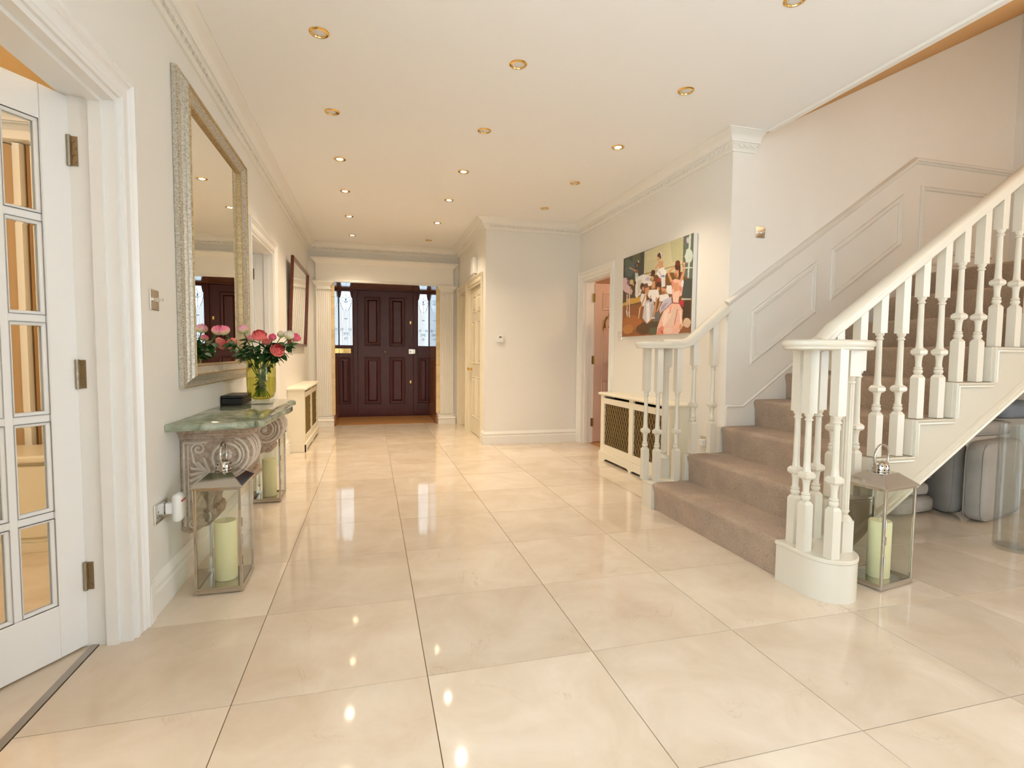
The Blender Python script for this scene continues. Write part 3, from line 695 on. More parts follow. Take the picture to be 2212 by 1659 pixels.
# ---- balusters
def baluster(parent, x, y, z0, ztop, w=.046, turn=None, name='baluster'):
    """square foot, turned and knopped shaft, square head"""
    q = MB(); h = w/2; c = .004
    zt = z0+.655                                     # underside of the square head
    oct_ = lambda zz, k=1.0: None
    q.box(x-h, x+h, y-h, y+h, z0, z0+.222)
    q.add([(x-h,y-h,z0+.222),(x+h,y-h,z0+.222),(x+h,y+h,z0+.222),(x-h,y+h,z0+.222),(x-.014,y-.014,z0+.238),(x+.014,y-.014,z0+.238),(x+.014,y+.014,z0+.238),(x-.014,y+.014,z0+.238)], [(0,1,5,4),(1,2,6,5),(2,3,7,6),(3,0,4,7)])
    q.lathe([(.013,.230),(.016,.240),(.021,.248),(.0225,.256),(.020,.263),(.017,.266),(.0205,.270),(.0205,.275),(.016,.279),(.0145,.288),(.015,.312),(.018,.335),(.022,.344)], (x,y,z0), 14)
    q.lathe([(.020*1.414,.343),(.0265*1.414,.352),(.0265*1.414,.368),(.018*1.414,.379)], (x,y,z0), 4, a0=PI/4)
    q.lathe([(.021,.377),(.017,.390),(.0155,.42),(.0135,.60),(.0135,.618),(.019,.622),(.019,.628),(.0145,.631),(.0145,.636),(.021,.646),(.0225,.656)], (x,y,z0), 14)
    q.box(x-h, x+h, y-h, y+h, zt, ztop-(ztop-zt)*0)
    return q.build(name, STAIRW, parent, smooth=30)
def newel(parent, x, y, z0, ztop):
    q = MB(); h = .032
    q.box(x-h, x+h, y-h, y+h, z0, z0+.15)
    q.lathe([(h*1.3,.148),(h*1.0,.166),(.02,.178),(.024,.188),(.026,.192),(.026,.198),(.021,.203)], (x,y,z0), 16)
    pts = []
    for k in range(48):
        a = 2*PI*k/48; r = .0235-.0035*abs(math.sin(a*6)); pts.append((x+r*math.cos(a), y+r*math.sin(a)))
    q.prism(pts, mXY(0), z0+.2, z0+.80)
    q.lathe([(.021,.795),(.027,.80),(.027,.808),(.022,.812),(.026,.826),(.03,.835)], (x,y,z0), 16)
    q.box(x-h, x+h, y-h, y+h, z0+.832, ztop)
    return q.build('newel_post', STAIRW, parent, smooth=30)
nb = thing('balustrade', 'cream turned balustrade beside the steel lantern and tall glass vase', 'balustrade', (2.08, 1.98, .198))
fb = thing('balustrade', 'short cream turned balustrade standing before the radiator cover', 'balustrade', (2.08, 3.40, .198))
ZR = 1.150                                            # underside of the level rail
z0 = .199
for x, y in ((2.022,2.088),(1.985,1.985),(2.030,1.872),(2.180,2.120)): baluster(nb, x, y, z0, ZR+.01)
newel(nb, 2.160, 1.938, z0, ZR+.01)
rail_u = lambda x: 1.621+.702*(x-2.843)
YN = 2.150
for n in range(2, 10):
    for dx in (.058, .205):
        x = SX0+GO*(n-1)+dx; zb = RS*n-.002
        if n == 9 and dx > .1: continue
        baluster(nb, x, YN, zb, rail_u(x)+.02)
for x, y in ((1.962,3.448),(2.016,3.372),(2.162,3.352)): baluster(fb, x, y, z0, ZR+.03)
newel(fb, 2.130, 3.462, z0, ZR+.03)
rail_f = lambda x: 1.175+.83*(x-2.235)
for x in (2.292, 2.452): baluster(fb, x, 3.345, .394, rail_f(x)+.03)
# ---- handrails
RP = [(-.030,0),(.030,0),(.034,.012),(.032,.020),(.036,.030),(.036,.044),(.028,.058),(.014,.066),(-.014,.066),(-.028,.058),(-.036,.044),(-.036,.030),(-.032,.020),(-.034,.012)]
def rail_sweep(pts, prof=RP):
    q = MB(); n = len(pts); rows = []
    for i, p in enumerate(pts):
        p = Vector(p); t = (Vector(pts[min(i+1,n-1)])-Vector(pts[max(i-1,0)])).normalized()
        s_ = t.cross(Vector((0,0,1))).normalized(); u_ = s_.cross(t).normalized()
        rows.append([p+s_*a+u_*b for a, b in prof])
    k = len(prof)
    q.add([v for r in rows for v in r], [(i*k+j, i*k+(j+1) % k, (i+1)*k+(j+1) % k, (i+1)*k+j) for i in range(n-1) for j in range(k)]+[tuple(range(k))[::-1], tuple((n-1)*k+j for j in range(k))])
    return q
def rail_cap(cx, cy, rx, ry, z):
    """rounded scroll end of the rail"""
    pr_ = [(0,0),(.90,0),(.95,.006),(.945,.014),(.985,.022),(1.0,.030),(.985,.040),(.93,.047),(0,.052)]
    return MB().lathe(pr_, (cx,cy,z), 40, lambda x,y,zz: (x*rx, y*ry, zz))
q = rail_cap(2.078, 1.985, .232, .150, ZR)
q.build('handrail_scroll', STAIRW, nb, smooth=40)
q = rail_sweep([(2.12,2.09,ZR-.008),(2.17,2.14,ZR+.0),(2.22,YN,ZR+.022),(2.29,YN,rail_u(2.29)+.003)]+[(x, YN, rail_u(x)) for x in (2.34,2.6,3.0,4.26)])
q.build('handrail', STAIRW, nb, smooth=40)
q = rail_cap(2.03, 3.405, .185, .105, ZR+.018); q.build('handrail_scroll', STAIRW, fb, smooth=40)
q = rail_sweep([(2.02,3.345,ZR+.018),(2.19,3.345,ZR+.020),(2.225,3.345,ZR+.032),(2.26,3.342,rail_f(2.26)),(2.4,3.340,rail_f(2.4)),(2.565,3.335,rail_f(2.565))])
q.build('handrail', STAIRW, fb, smooth=40)
# ================================================================== THINGS ON THE LEFT WALL
# ---- big gilt mirror
def framed(root, mp, s0, s1, t0, t1, layers):
    for nm, prof, m in layers:
        MB().sweep([(s0,t0),(s1,t0),(s1,t1),(s0,t1)], prof, mp, closed=True).build(nm, m, root, smooth=28)
mr = thing('wall_mirror', 'tall mirror in a distressed silver and gilt frame above the marble console', 'mirror', (XL, 3.50, .94))
s0, s1, t0, t1 = 2.845, 4.165, .935, 2.462
framed(mr, mL, s0, s1, t0, t1, [
    ('frame_outer', [(0,.002),(0,.022),(.008,.028),(.014,.024),(.030,.030),(.036,.038),(.046,.044),(.052,.054),(.058,.058),(.058,.002)], SILVERF),
    ('gilt_ridge', [(.058,.002),(.058,.060),(.062,.064),(.068,.062),(.070,.056),(.070,.002)], GILT),
    ('frame_slope', [(.070,.002),(.070,.055),(.082,.044),(.104,.030),(.104,.002)], SILVERF),
    ('gilt_slip', [(.104,.002),(.104,.031),(.109,.034),(.114,.030),(.116,.022),(.116,.002)], GILT)])
q = MB(); a, bv = .112, .028
p = [(s0+a,t0+a),(s1-a,t0+a),(s1-a,t1-a),(s0+a,t1-a)]; pi = [(s0+a+bv,t0+a+bv),(s1-a-bv,t0+a+bv),(s1-a-bv,t1-a-bv),(s0+a+bv,t1-a-bv)]
q.add([mL(x,y,.013) for x,y in p]+[mL(x,y,.0155) for x,y in pi]+[mL(x,y,.005) for x,y in p], [(0,1,5,4),(1,2,6,5),(2,3,7,6),(3,0,4,7),(4,5,6,7),(0,8,9,1),(1,9,10,2),(2,10,11,3),(3,11,8,0),(11,10,9,8)])
q.build('mirror_glass', MIRROR, mr)
q = MB()                                                    # rope beading on the outer and inner edge
for (aa, bb, rr) in ((.003,.024,.0045),(.112,.025,.0035)):
    for (x0_,y0_,x1_,y1_) in ((s0+aa,t0+aa,s1-aa,t0+aa),(s0+aa,t1-aa,s1-aa,t1-aa),(s0+aa,t0+aa,s0+aa,t1-aa),(s1-aa,t0+aa,s1-aa,t1-aa)):
        L = math.hypot(x1_-x0_, y1_-y0_); n = int(L/.013)
        for k in range(n):
            u = (k+.5)/n; c = mL(x0_+(x1_-x0_)*u, y0_+(y1_-y0_)*u, bb)
            q.add([(c[0]+rr,c[1],c[2]),(c[0],c[1]+rr,c[2]),(c[0],c[1],c[2]+rr),(c[0],c[1]-rr,c[2]),(c[0],c[1],c[2]-rr),(c[0]-rr,c[1],c[2])], [(0,1,2),(0,2,3),(0,3,4),(0,4,1),(5,2,1),(5,3,2),(5,4,3),(5,1,4)])
o = q.build('rope_beading', GILT, mr, fix=False); o['kind'] = 'stuff'
# ---- mahogany-framed mirror near the entrance, tipped slightly forward
fm = thing('framed_mirror', 'mahogany framed mirror hung tipped forward above the left radiator cover', 'mirror', (XL, 6.98, 1.19))
tl = math.radians(2.4)
mT = lambda s,t,b: (XL+.004+b+(t-1.19)*math.sin(tl)+.004, s, 1.19+(t-1.19)*math.cos(tl))
framed(fm, mT, 6.24, 7.72, 1.19, 2.185, [('frame', [(0,0),(0,.028),(.01,.034),(.026,.030),(.032,.020),(.032,0)], FRAMEW)])
MB().prism([(6.268,1.218),(7.692,1.218),(7.692,2.157),(6.268,2.157)], mT, .006, .012).build('mirror_glass', MIRROR, fm)
# ---- chrome toggle switch by the french door
def plate(name, label, cat, mp, s, t, w, h, m=CHROME, group=None):
    r = thing(name, label, cat, mp(s,t,0), group=group)
    MB().prism([(s-w/2,t-h/2),(s+w/2,t-h/2),(s+w/2,t+h/2),(s-w/2,t+h/2)], mp, .0005, .007).build('plate', m, r, bevel=.003)
    return r
def toggle(r, mp, s, t, up=1, L=.022):
    c = Vector(mp(s,t,.007)); e = Vector(mp(s,t+.004*up,.007+L))
    q = MB(); q.tube([c, c+(e-c)*.25], .009, 12); q.tube([c+(e-c)*.2, c+(e-c)*.7, e], [.0035,.005,.006], 10); q.build('toggle', CHROME, r, smooth=40)
r = plate('light_switch', 'polished chrome double toggle switch beside the glazed french door', 'switch', mL, 2.567, 1.335, .088, .088)
toggle(r, mL, 2.545, 1.335); toggle(r, mL, 2.592, 1.335)
r = plate('wall_socket', 'chrome double socket low on the wall beside the console bracket', 'socket', mL, 2.572, .415, .146, .086)
for s_ in (2.535, 2.61):
    q = MB()
    for ds, dt, w_, h_ in ((0,.016,.004,.009),(-.011,-.006,.007,.004),(.011,-.006,.007,.004)): q.prism([(s_+ds-w_/2,.405+dt-h_/2),(s_+ds+w_/2,.405+dt-h_/2),(s_+ds+w_/2,.405+dt+h_/2),(s_+ds-w_/2,.405+dt+h_/2)], mL, .0069, .0074)
    q.build('socket_insert', BLACK, r)
pg = thing('plug_in_device', 'rounded white plug-in unit with a red light in the chrome double socket', 'plug-in device', mL(2.63,.415,.008))
MB().prism([(2.60,.39),(2.64,.39),(2.64,.44),(2.60,.44)], mL, .008, .04).build('plug', WHITEP, pg, bevel=.006)
MB().prism([(2.588,.352),(2.668,.352),(2.668,.478),(2.588,.478)], mL, .036, .075).build('body', WHITEP, pg, bevel=.017, smooth=60)
MB().prism([(2.60,.443),(2.655,.443),(2.655,.452),(2.60,.452)], mL, .0745, .0765).build('indicator_strip', mat('red_indicator', (190,60,50), .3), pg)
# small white switch past the framed mirror
r = plate('light_switch', 'small white switch on the wall past the mahogany framed mirror', 'switch', mL, 7.93, 1.27, .09, .09, WHITEP)
MB().prism([(7.90,1.22),(7.96,1.22),(7.96,1.30),(7.90,1.30)], mL, .007, .028).build('rocker', WHITEP, r, bevel=.004)
# ---- console: marble top on two carved brackets
co = thing('console_table', 'wall console with serpentine sage marble top on carved limewashed brackets', 'console table', (XL, 3.35, .24))
def outline():
    pts = [(XL+.002,2.645),(-.66,2.665),(-.585,2.690),(-.552,2.712),(-.545,2.735),(-.525,2.72),(-.508,2.735)]
    ctrl = [(-.503,2.80),(-.50,2.95),(-.488,3.13),(-.470,3.30),(-.468,3.42),(-.485,3.54),(-.515,3.66)]
    pts += ctrl+[(-.535,3.73),(-.538,3.77),(-.515,3.80),(-.505,3.84),(-.512,3.88),(-.55,3.935),(-.62,3.99),(-.70,4.02),(XL+.002,4.04)]
    return pts
ol = outline(); cxx, cyy = -.72, 3.35
def inset(k): return [(max(XL+.002, x-(k if x > -.86 else 0)), y+(k if y < 2.9 else (-k if y > 3.6 else 0))*.9) for x, y in ol]
zz = [(.752,.010),(.754,.003),(.760,0),(.776,0),(.782,.004),(.785,.010)]
rows = [inset(k) for _, k in zz]; n = len(ol); q = MB()
q.add([(x,y,zz[i][0]) for i, rw in enumerate(rows) for x, y in rw], [(i*n+j, i*n+(j+1)%n, (i+1)*n+(j+1)%n, (i+1)*n+j) for i in range(len(zz)-1) for j in range(n)]+[tuple(range(n))[::-1], tuple((len(zz)-1)*n+j for j in range(n))])
q.build('marble_top', SAGE, co, smooth=40)
CO = [(0,.690),(.285,.690),(.305,.672),(.318,.645),(.322,.612),(.314,.575),(.296,.542),(.268,.518),(.236,.508),(.250,.496),(.262,.478),(.256,.458),(.232,.446),(.205,.450),(.172,.436),(.148,.408),(.134,.372),(.130,.345),(.146,.336),(.152,.312),(.142,.280),(.118,.256),(.09,.250),(.06,.232),(.03,.224),(0,.236)]
def spiral(cx, cz, r0, r1, turns, a0, sg, y, rad=.006, n=40):
    return [(XL+cx+(r0+(r1-r0)*k/n)*math.cos(a0+sg*2*PI*turns*k/n), y, cz+(r0+(r1-r0)*k/n)*math.sin(a0+sg*2*PI*turns*k/n)) for k in range(n+1)]
for y0 in (2.832, 3.735):
    y1 = y0+.20
    br = MB().prism([(XL+a+.001, z) for a, z in CO], lambda x,z,y: (x,y,z), y0, y1).build('bracket', LIME, co, smooth=40, bevel=.004)
    bed = [(0,0),(.006,.0),(.010,.010),(.020,.016),(.022,.026),(.036,.032),(.038,.046),(.048,.050),(.048,.0615),(0,.0615)]
    q = MB(); q.sweep([(XL+.002,y1),(XL+.295,y1),(XL+.295,y0),(XL+.002,y0)], bed, mXY(.690), side=1); q.box(XL+.002, XL+.295, y0, y1, .690, .7505); q.build('bed_moulding', LIME, co, smooth=30)
    for ys, sgn in ((y0,-1),(y1,1)):
        q = MB()
        q.tube(spiral(.212,.600,.098,.018,2.1,1.2,-1,ys+.001*sgn), .0075, 6)
        q.tube(spiral(.212,.600,.078,.030,1.0,1.2,-1,ys+.001*sgn), .004, 5)
        q.sphere((XL+.212,ys,.600), .017, 10, 6, (1,.5,1))
        q.tube([(XL+.016,ys,.67),(XL+.016,ys,.26)], .006, 6); q.tube([(XL+.034,ys,.66),(XL+.034,ys,.31)], .0035, 5); q.tube([(XL+.016,ys,.672),(XL+.12,ys,.672)], .006, 6)
        q.tube(spiral(.080,.640,.032,.006,1.5,3.6,-1,ys), .0055, 6, )
        q.tube(spiral(.088,.300,.040,.010,1.6,.6,-1,ys), .006, 6)
        q.tube([(XL+.052,ys,.625),(XL+.058,ys,.58),(XL+.085,ys,.545),(XL+.125,ys,.515)], [.005,.007,.007,.005], 6)
        for k, (ex, ez) in enumerate(((.050,.545),(.046,.515),(.044,.485),(.046,.455),(.052,.425),(.062,.392),(.072,.360),(.080,.57),(.105,.59))):
            mx, mz = (.13+ex)/2+.004, (.505+ez)/2+(.012 if k < 4 else -.006)
            q.tube([(XL+.132,ys,.505),(XL+mx,ys+.002*sgn,mz),(XL+ex,ys+.003*sgn,ez),(XL+ex-.006,ys,ez+.008)], [.003,.009,.0075,.003], 6)
        for k, (ex, ez) in enumerate(((.16,.47),(.135,.445),(.115,.415))): q.tube([(XL+.13,ys,.50),(XL+(ex+.13)/2,ys+.002*sgn,(ez+.5)/2),(XL+ex,ys,ez)], [.003,.008,.003], 6)
        q.tube(spiral(.055,.268,.022,.005,1.3,2.0,1,ys), .005, 6)
        q.build('carved_acanthus', LIMEHI, co, smooth=50)
    q = MB()                                         # ribs rolling over the front scroll
    for yy in (y0+.02, y0+.05, y0+.10, y0+.15, y0+.18):
        q.tube([(XL+a+.001, yy, z) for a, z in CO[1:10]], .006, 6)
    q.build('scroll_ribs', LIMEHI, co, smooth=50)
MB().box(XL+.002, XL+.20, 3.034, 3.733, .705, .751).build('apron', LIME, co, bevel=.004)
# ---- black leather box on the console
bx = thing('black_box', 'low black leather box on the sage marble console behind the rose vase', 'box', (-.83, 3.66, .785))
MB().box(-.893,-.774,3.535,3.80,.7855,.828).build('body', BLACK, bx, bevel=.006)
MB().box(-.894,-.773,3.534,3.801,.829,.846).build('lid', mat('black_leather', (26,26,30), .38, bump=.2, bscale=160), bx, bevel=.005)
# ---- vase of roses
VX, VY, VZ = -.676, 3.600, .785
va = thing('glass_vase', 'yellow-green glass vase on a clear foot holding the roses', 'vase', (VX, VY, VZ))
VG = glass('olive_glass', (.93,.92,.66)); VW = glass('green_water', (.95,.95,.74))
CRYS = glass('crystal_foot', (.93,.95,.92), refl=.2)
MB().lathe([(0,.0),(.066,0),(.069,.006),(.064,.014),(.048,.020),(.040,.026),(0,.026)], (VX,VY,VZ), 28).build('foot', CRYS, va, smooth=40)
MB().lathe([(0,.030),(.046,.030),(.070,.045),(.082,.075),(.085,.13),(.085,.215),(.083,.25),(.088,.275),(.097,.290),(.095,.291),(.086,.276),(.081,.25),(.083,.215),(.083,.13),(.080,.076),(.068,.048),(.045,.034),(0,.034)], (VX,VY,VZ), 32).build('vase_body', VG, va, smooth=40)
MB().lathe([(0,.036),(.044,.036),(.067,.050),(.079,.077),(.082,.13),(.082,.170),(0,.170)], (VX,VY,VZ), 32).build('water', VW, va, smooth=40)
PET = {}
def petal_mesh():
    q = MB(); nu, nv = 6, 6; v = []; f = []
    for j in range(nv+1):
        t = j/nv; wd = .38+.62*math.sin(PI*(.08+.62*t)); zz_ = t*1.0; bow = .50*math.sin(PI*t*.88)
        curl = .13*max(0, t-.78)/.22
        for i in range(nu+1):
            u = (i/nu-.5)*2; an = u*wd*.95; rr = .30+bow+curl
            v.append((rr*math.cos(an), rr*math.sin(an), zz_-.10*curl-.26*u*u*u*u*t-.10*u*u*t))
    for j in range(nv):
        for i in range(nu): f.append((j*(nu+1)+i, j*(nu+1)+i+1, (j+1)*(nu+1)+i+1, (j+1)*(nu+1)+i))
    q.add(v, f); return q
def leaf_mesh():
    q = MB(); n = 7; v = []; f = []
    for j in range(n+1):
        t = j/n; w = .32*math.sin(PI*min(1, t*1.02))**.75*(1.15-.5*t); w += .02*(j % 2)*math.sin(PI*t)
        zc = -.22*t*t+.03
        v += [(t,-w,zc-.05*w+.05),(t,0,zc),(t,w,zc-.05*w+.05)]
    for j in range(n): f += [(j*3,j*3+1,j*3+4,j*3+3),(j*3+1,j*3+2,j*3+5,j*3+4)]
    q.add(v, f); return q
def rosemat(name, inner, outer):
    m, nt, b = nodes_of(name); tc = N(nt, 'TexCoord'); sp = N(nt, 'SeparateXYZ'); nt.links.new(tc.outputs['Object'], sp.inputs[0])
    r = N(nt, 'ValToRGB'); e = r.color_ramp.elements; e[0].position = .15; e[0].color = srgb(*outer); e[1].position = .8; e[1].color = srgb(*inner)
    nt.links.new(sp.outputs['Z'], r.inputs[0]); nt.links.new(r.outputs[0], b.inputs['Base Color']); b.inputs['Roughness'].default_value = .55
    b.inputs['Subsurface Weight'].default_value = .0
    return m
RM = {'coral': rosemat('coral_petal', (252,120,118), (250,160,140)), 'pink': rosemat('pink_petal', (246,128,160), (226,214,160)), 'cream': rosemat('cream_green_petal', (236,226,206), (206,222,160)), 'hot': rosemat('hot_pink_petal', (236,84,132), (240,140,150)), 'blush': rosemat('blush_petal', (236,170,186), (210,220,150))}
LEAFM = mat('rose_leaf', (44,92,42), .38, var=.25, vscale=30); STEMM = mat('rose_stem', (74,120,54), .5)
for k_, m_ in RM.items(): o = petal_mesh().build('petal', m_, smooth=60, fix=False); PET[k_] = o.data; bpy.data.objects.remove(o)
o = leaf_mesh().build('leaf', LEAFM, smooth=60, fix=False); LEAFD = o.data; bpy.data.objects.remove(o)
ROSES = [((487,713), -.06, 'pink', .042, 'half-open pink rose with a greenish back, highest over the mirror side', .5),
    ((527,711), -.02, 'blush', .040, 'pale blush and green rosebud on a tall stem before the mirror frame', .45),
    ((508,737), .05, 'coral', .040, 'coral rose turned towards the mirror below the tall pink one', 1.0),
    ((543,731), .09, 'pink', .030, 'small pink rose hidden at the back behind the open coral one', .6),
    ((560,722), -.05, 'coral', .044, 'fully open coral rose standing upright in the middle of the bunch', 1.0),
    ((588,728), -.01, 'hot', .031, 'closed deep pink rosebud between the open coral and cream roses', .3),
    ((606,722), .03, 'cream', .032, 'small creamy green rosebud behind the large cream one', .3),
    ((622,723), -.04, 'cream', .040, 'large creamy green rosebud leaning towards the hall', .4),
    ((636,728), .02, 'hot', .036, 'deep pink rose behind the large cream bud at the hall end', .8),
    ((597,751), -.09, 'coral', .043, 'open coral rose hanging lowest over the rim of the vase', 1.0),
    ((576,738), .05, 'coral', .032, 'coral rose half hidden behind leaves in the middle', .9)]
for idx, (px, dy, kind, R_, lab, opn) in enumerate(ROSES):
    R_ *= .86; c = at(px[0], px[1], Y=VY+dy); rt = thing('rose', lab, 'rose', (VX+(c.x-VX)*-.25, VY+(c.y-VY)*-.3, VZ+.045), group='roses in the glass vase')
    b0 = ORIG[rt.name]; cup = c-Vector((0,0,R_*.75)); rim = Vector((VX+(c.x-VX)*.42, VY+(c.y-VY)*.42, VZ+.285))
    def bez(t): return b0*(1-t)**2+rim*2*t*(1-t)+cup*t*t if False else (b0.lerp(rim, t/.5) if t < .5 else rim.lerp(cup, (t-.5)/.5))
    pts = [b0, b0.lerp(rim,.5), rim, rim.lerp(cup,.5)+Vector((0,0,.012)), cup]
    MB().tube(pts, .0032, 6).build('stem', STEMM, rt, smooth=60)
    out = Vector((c.x-VX, c.y-VY-.05, 0)); tilt = Vector((out.x*1.6, out.y*1.6, 1)).normalized()
    if idx in (9,): tilt = Vector((.35,-.75,.5)).normalized()
    if idx in (4,): tilt = Vector((.15,-.55,.8)).normalized()
    if idx in (2,): tilt = Vector((-.75,.15,.35)).normalized()
    base = tilt.to_track_quat('Z', 'Y')
    lay = [(5, 1.0, .20*opn), (5, .88, .10*opn), (5, .72, .02), (4, .54, -.06), (3, .36, -.10)]
    for li, (n_, sc, ti) in enumerate(lay):
        for k in range(n_):
            o = bpy.data.objects.new('petal', PET[kind]); COL.objects.link(o); o.parent = rt
            rot = base @ Euler((0,0,2*PI*k/n_+li*.6)).to_quaternion() @ Euler((0, ti+random.uniform(-.07,.07), 0)).to_quaternion()
            o.rotation_mode = 'QUATERNION'; o.rotation_quaternion = rot
            o.location = cup-b0+tilt*(li*R_*.10); s_ = R_*1.30*(.70+.30*sc); rad = .78+.22*opn
            o.scale = (s_*sc*rad, s_*sc*rad, s_*(1.0+.05*li))
    for k in range(5):                                # sepals
        o = bpy.data.objects.new('sepal', LEAFD); COL.objects.link(o); o.parent = rt; o.rotation_mode = 'QUATERNION'
        o.rotation_quaternion = base @ Euler((0,0,2*PI*k/5)).to_quaternion() @ Euler((0,-.1,0)).to_quaternion(); o.location = cup-b0-tilt*.004; o.scale = (R_*.7,R_*.35,R_*.5)
    for k in range(22):                               # leaves above and below the rim
        t = random.uniform(.12,.46) if k < 4 else random.uniform(.50,.90); p_ = bez(t); az = random.uniform(0,2*PI)
        if t > .5 and random.random() < .75: az = math.atan2(out.y-.05, out.x)+random.uniform(-1.1,1.1)
        s_ = random.uniform(.046,.072) if t > .5 else random.uniform(.034,.05)
        o = bpy.data.objects.new('leaf', LEAFD); COL.objects.link(o); o.parent = rt; o.location = p_-b0
        o.rotation_euler = (random.uniform(-.6,.6), random.uniform(-.35,.75), az); o.scale = (s_,s_*.95,s_)
# ---- steel lanterns with candles
la = thing('lantern', 'polished steel lantern under the console bracket by the plug-in unit', 'lantern', (-.684, 2.730, 0), group='polished steel candle lanterns')
lw, ld = .198, .250
def lantern_parts(r):
    B = lambda q, nm, m, **k: q.build(nm, m, r, world=False, **k)
    B(MB().box(-lw/2,lw/2,-ld/2,ld/2,.006,.024).box(-lw/2+.012,lw/2-.012,-ld/2+.012,ld/2-.012,0.0005,.006), 'base', STEEL, bevel=.002)
    for sx in (-1,1):
        for sy in (-1,1):
            x, y = sx*(lw/2-.006), sy*(ld/2-.006); B(MB().box(x-.006,x+.006,y-.006,y+.006,.024,.492), 'corner_post', STEEL, bevel=.0015)
    for z_ in (.024,.484):
        q = MB(); i_ = .008
        q.sweep([(-lw/2+.001,-ld/2+.001),(lw/2-.001,-ld/2+.001),(lw/2-.001,ld/2-.001),(-lw/2+.001,ld/2-.001)], [(0,0),(i_,0),(i_,.008),(0,.008)], mXY(z_), closed=True)
        B(q, 'rim_frame', STEEL)
    g = .0015
    for a in ((-lw/2+.012,lw/2-.012,-ld/2+.004-g,-ld/2+.004+g),(-lw/2+.012,lw/2-.012,ld/2-.004-g,ld/2-.004+g),(-lw/2+.004-g,-lw/2+.004+g,-ld/2+.012,ld/2-.012),(lw/2-.004-g,lw/2-.004+g,-ld/2+.012,ld/2-.012)):
        B(MB().box(*a,.032,.484), 'glass_pane', GLASS)
    e = .008; x1_, y1_, x2_, y2_ = lw/2+e, ld/2+e, lw*.24, ld*.24
    q = MB(); q.add([(-x1_,-y1_,.492),(x1_,-y1_,.492),(x1_,y1_,.492),(-x1_,y1_,.492),(-x1_,-y1_,.500),(x1_,-y1_,.500),(x1_,y1_,.500),(-x1_,y1_,.500),(-x2_,-y2_,.553),(x2_,-y2_,.553),(x2_,y2_,.553),(-x2_,y2_,.553)],
        [(3,2,1,0),(0,1,5,4),(1,2,6,5),(2,3,7,6),(3,0,4,7),(4,5,9,8),(5,6,10,9),(6,7,11,10),(7,4,8,11),(8,9,10,11)]); B(q, 'roof', STEEL, bevel=.002)
    B(MB().lathe([(.030,.552),(.034,.556),(.034,.578),(.030,.592),(.020,.603),(.0,.607)], (0,0,0), 20), 'vent_cap', STEEL, smooth=40)
    q = MB()
    for row, zz_ in ((0,.566),(1,.584)):
        for k in range(10):
            a = 2*PI*(k+.5*row)/10; rr = .0315 if row == 0 else .0298; q.sphere((rr*math.cos(a),rr*math.sin(a),zz_), .0048, 6, 4)
    B(q, 'vent_holes', BLACK)
    B(MB().tube([(.054*math.sin(a)*.98,0,.632+.056*math.cos(a)) for a in [2*PI*k/28*.80+2*PI*.60+0 for k in range(0)]] or [(0,.055*math.cos(a),.627+.060*math.sin(a)) for a in [-.62+ (PI+1.24)*k/26 for k in range(27)]], .0062, 8), 'carry_ring', STEEL, smooth=50)
    for y_ in (-.042,.042): B(MB().box(-.008,.008,y_-.006,y_+.006,.553,.600), 'ring_lug', STEEL, bevel=.002)
    q = MB()
    for z_ in (.15,.33): q.tube([(lw/2+.003,-ld/2+.008,z_-.02),(lw/2+.003,-ld/2+.008,z_+.02)], .003, 6)
    q.box(lw/2,lw/2+.004,-ld/2+.004,-ld/2+.014,.23,.27)
    B(q, 'door_latch', STEEL)
lantern_parts(la)
dup(la, (-.755, 4.258, 0), 0, 'polished steel lantern under the far end of the console top')
dup(la, (2.443, 1.990, 0), math.radians(-80.5), 'polished steel lantern on the floor beside the bullnose stair plinth')
for (x, y, lab, tip) in ((-.684,2.735,'ivory pillar candle in the lantern by the plug-in unit',.0), (-.755,4.262,'ivory pillar candle in the lantern under the far end of the console',.0), (2.452,1.988,'ivory pillar candle in the lantern beside the stair plinth',.01)):
    cd = thing('pillar_candle', lab, 'candle', (x,y,.0245), group='ivory pillar candles')
    MB().lathe([(.047,0),(.050,.004),(.050,.276),(.047,.283),(.038,.283),(.020,.279),(0,.278)], (x,y,.0245), 28).build('wax', CANDLE, cd, smooth=40)
    MB().tube([(x,y,.302),(x-.002,y,.314),(x-.004,y,.330)], .0012, 5).build('wick', WHITEP, cd)
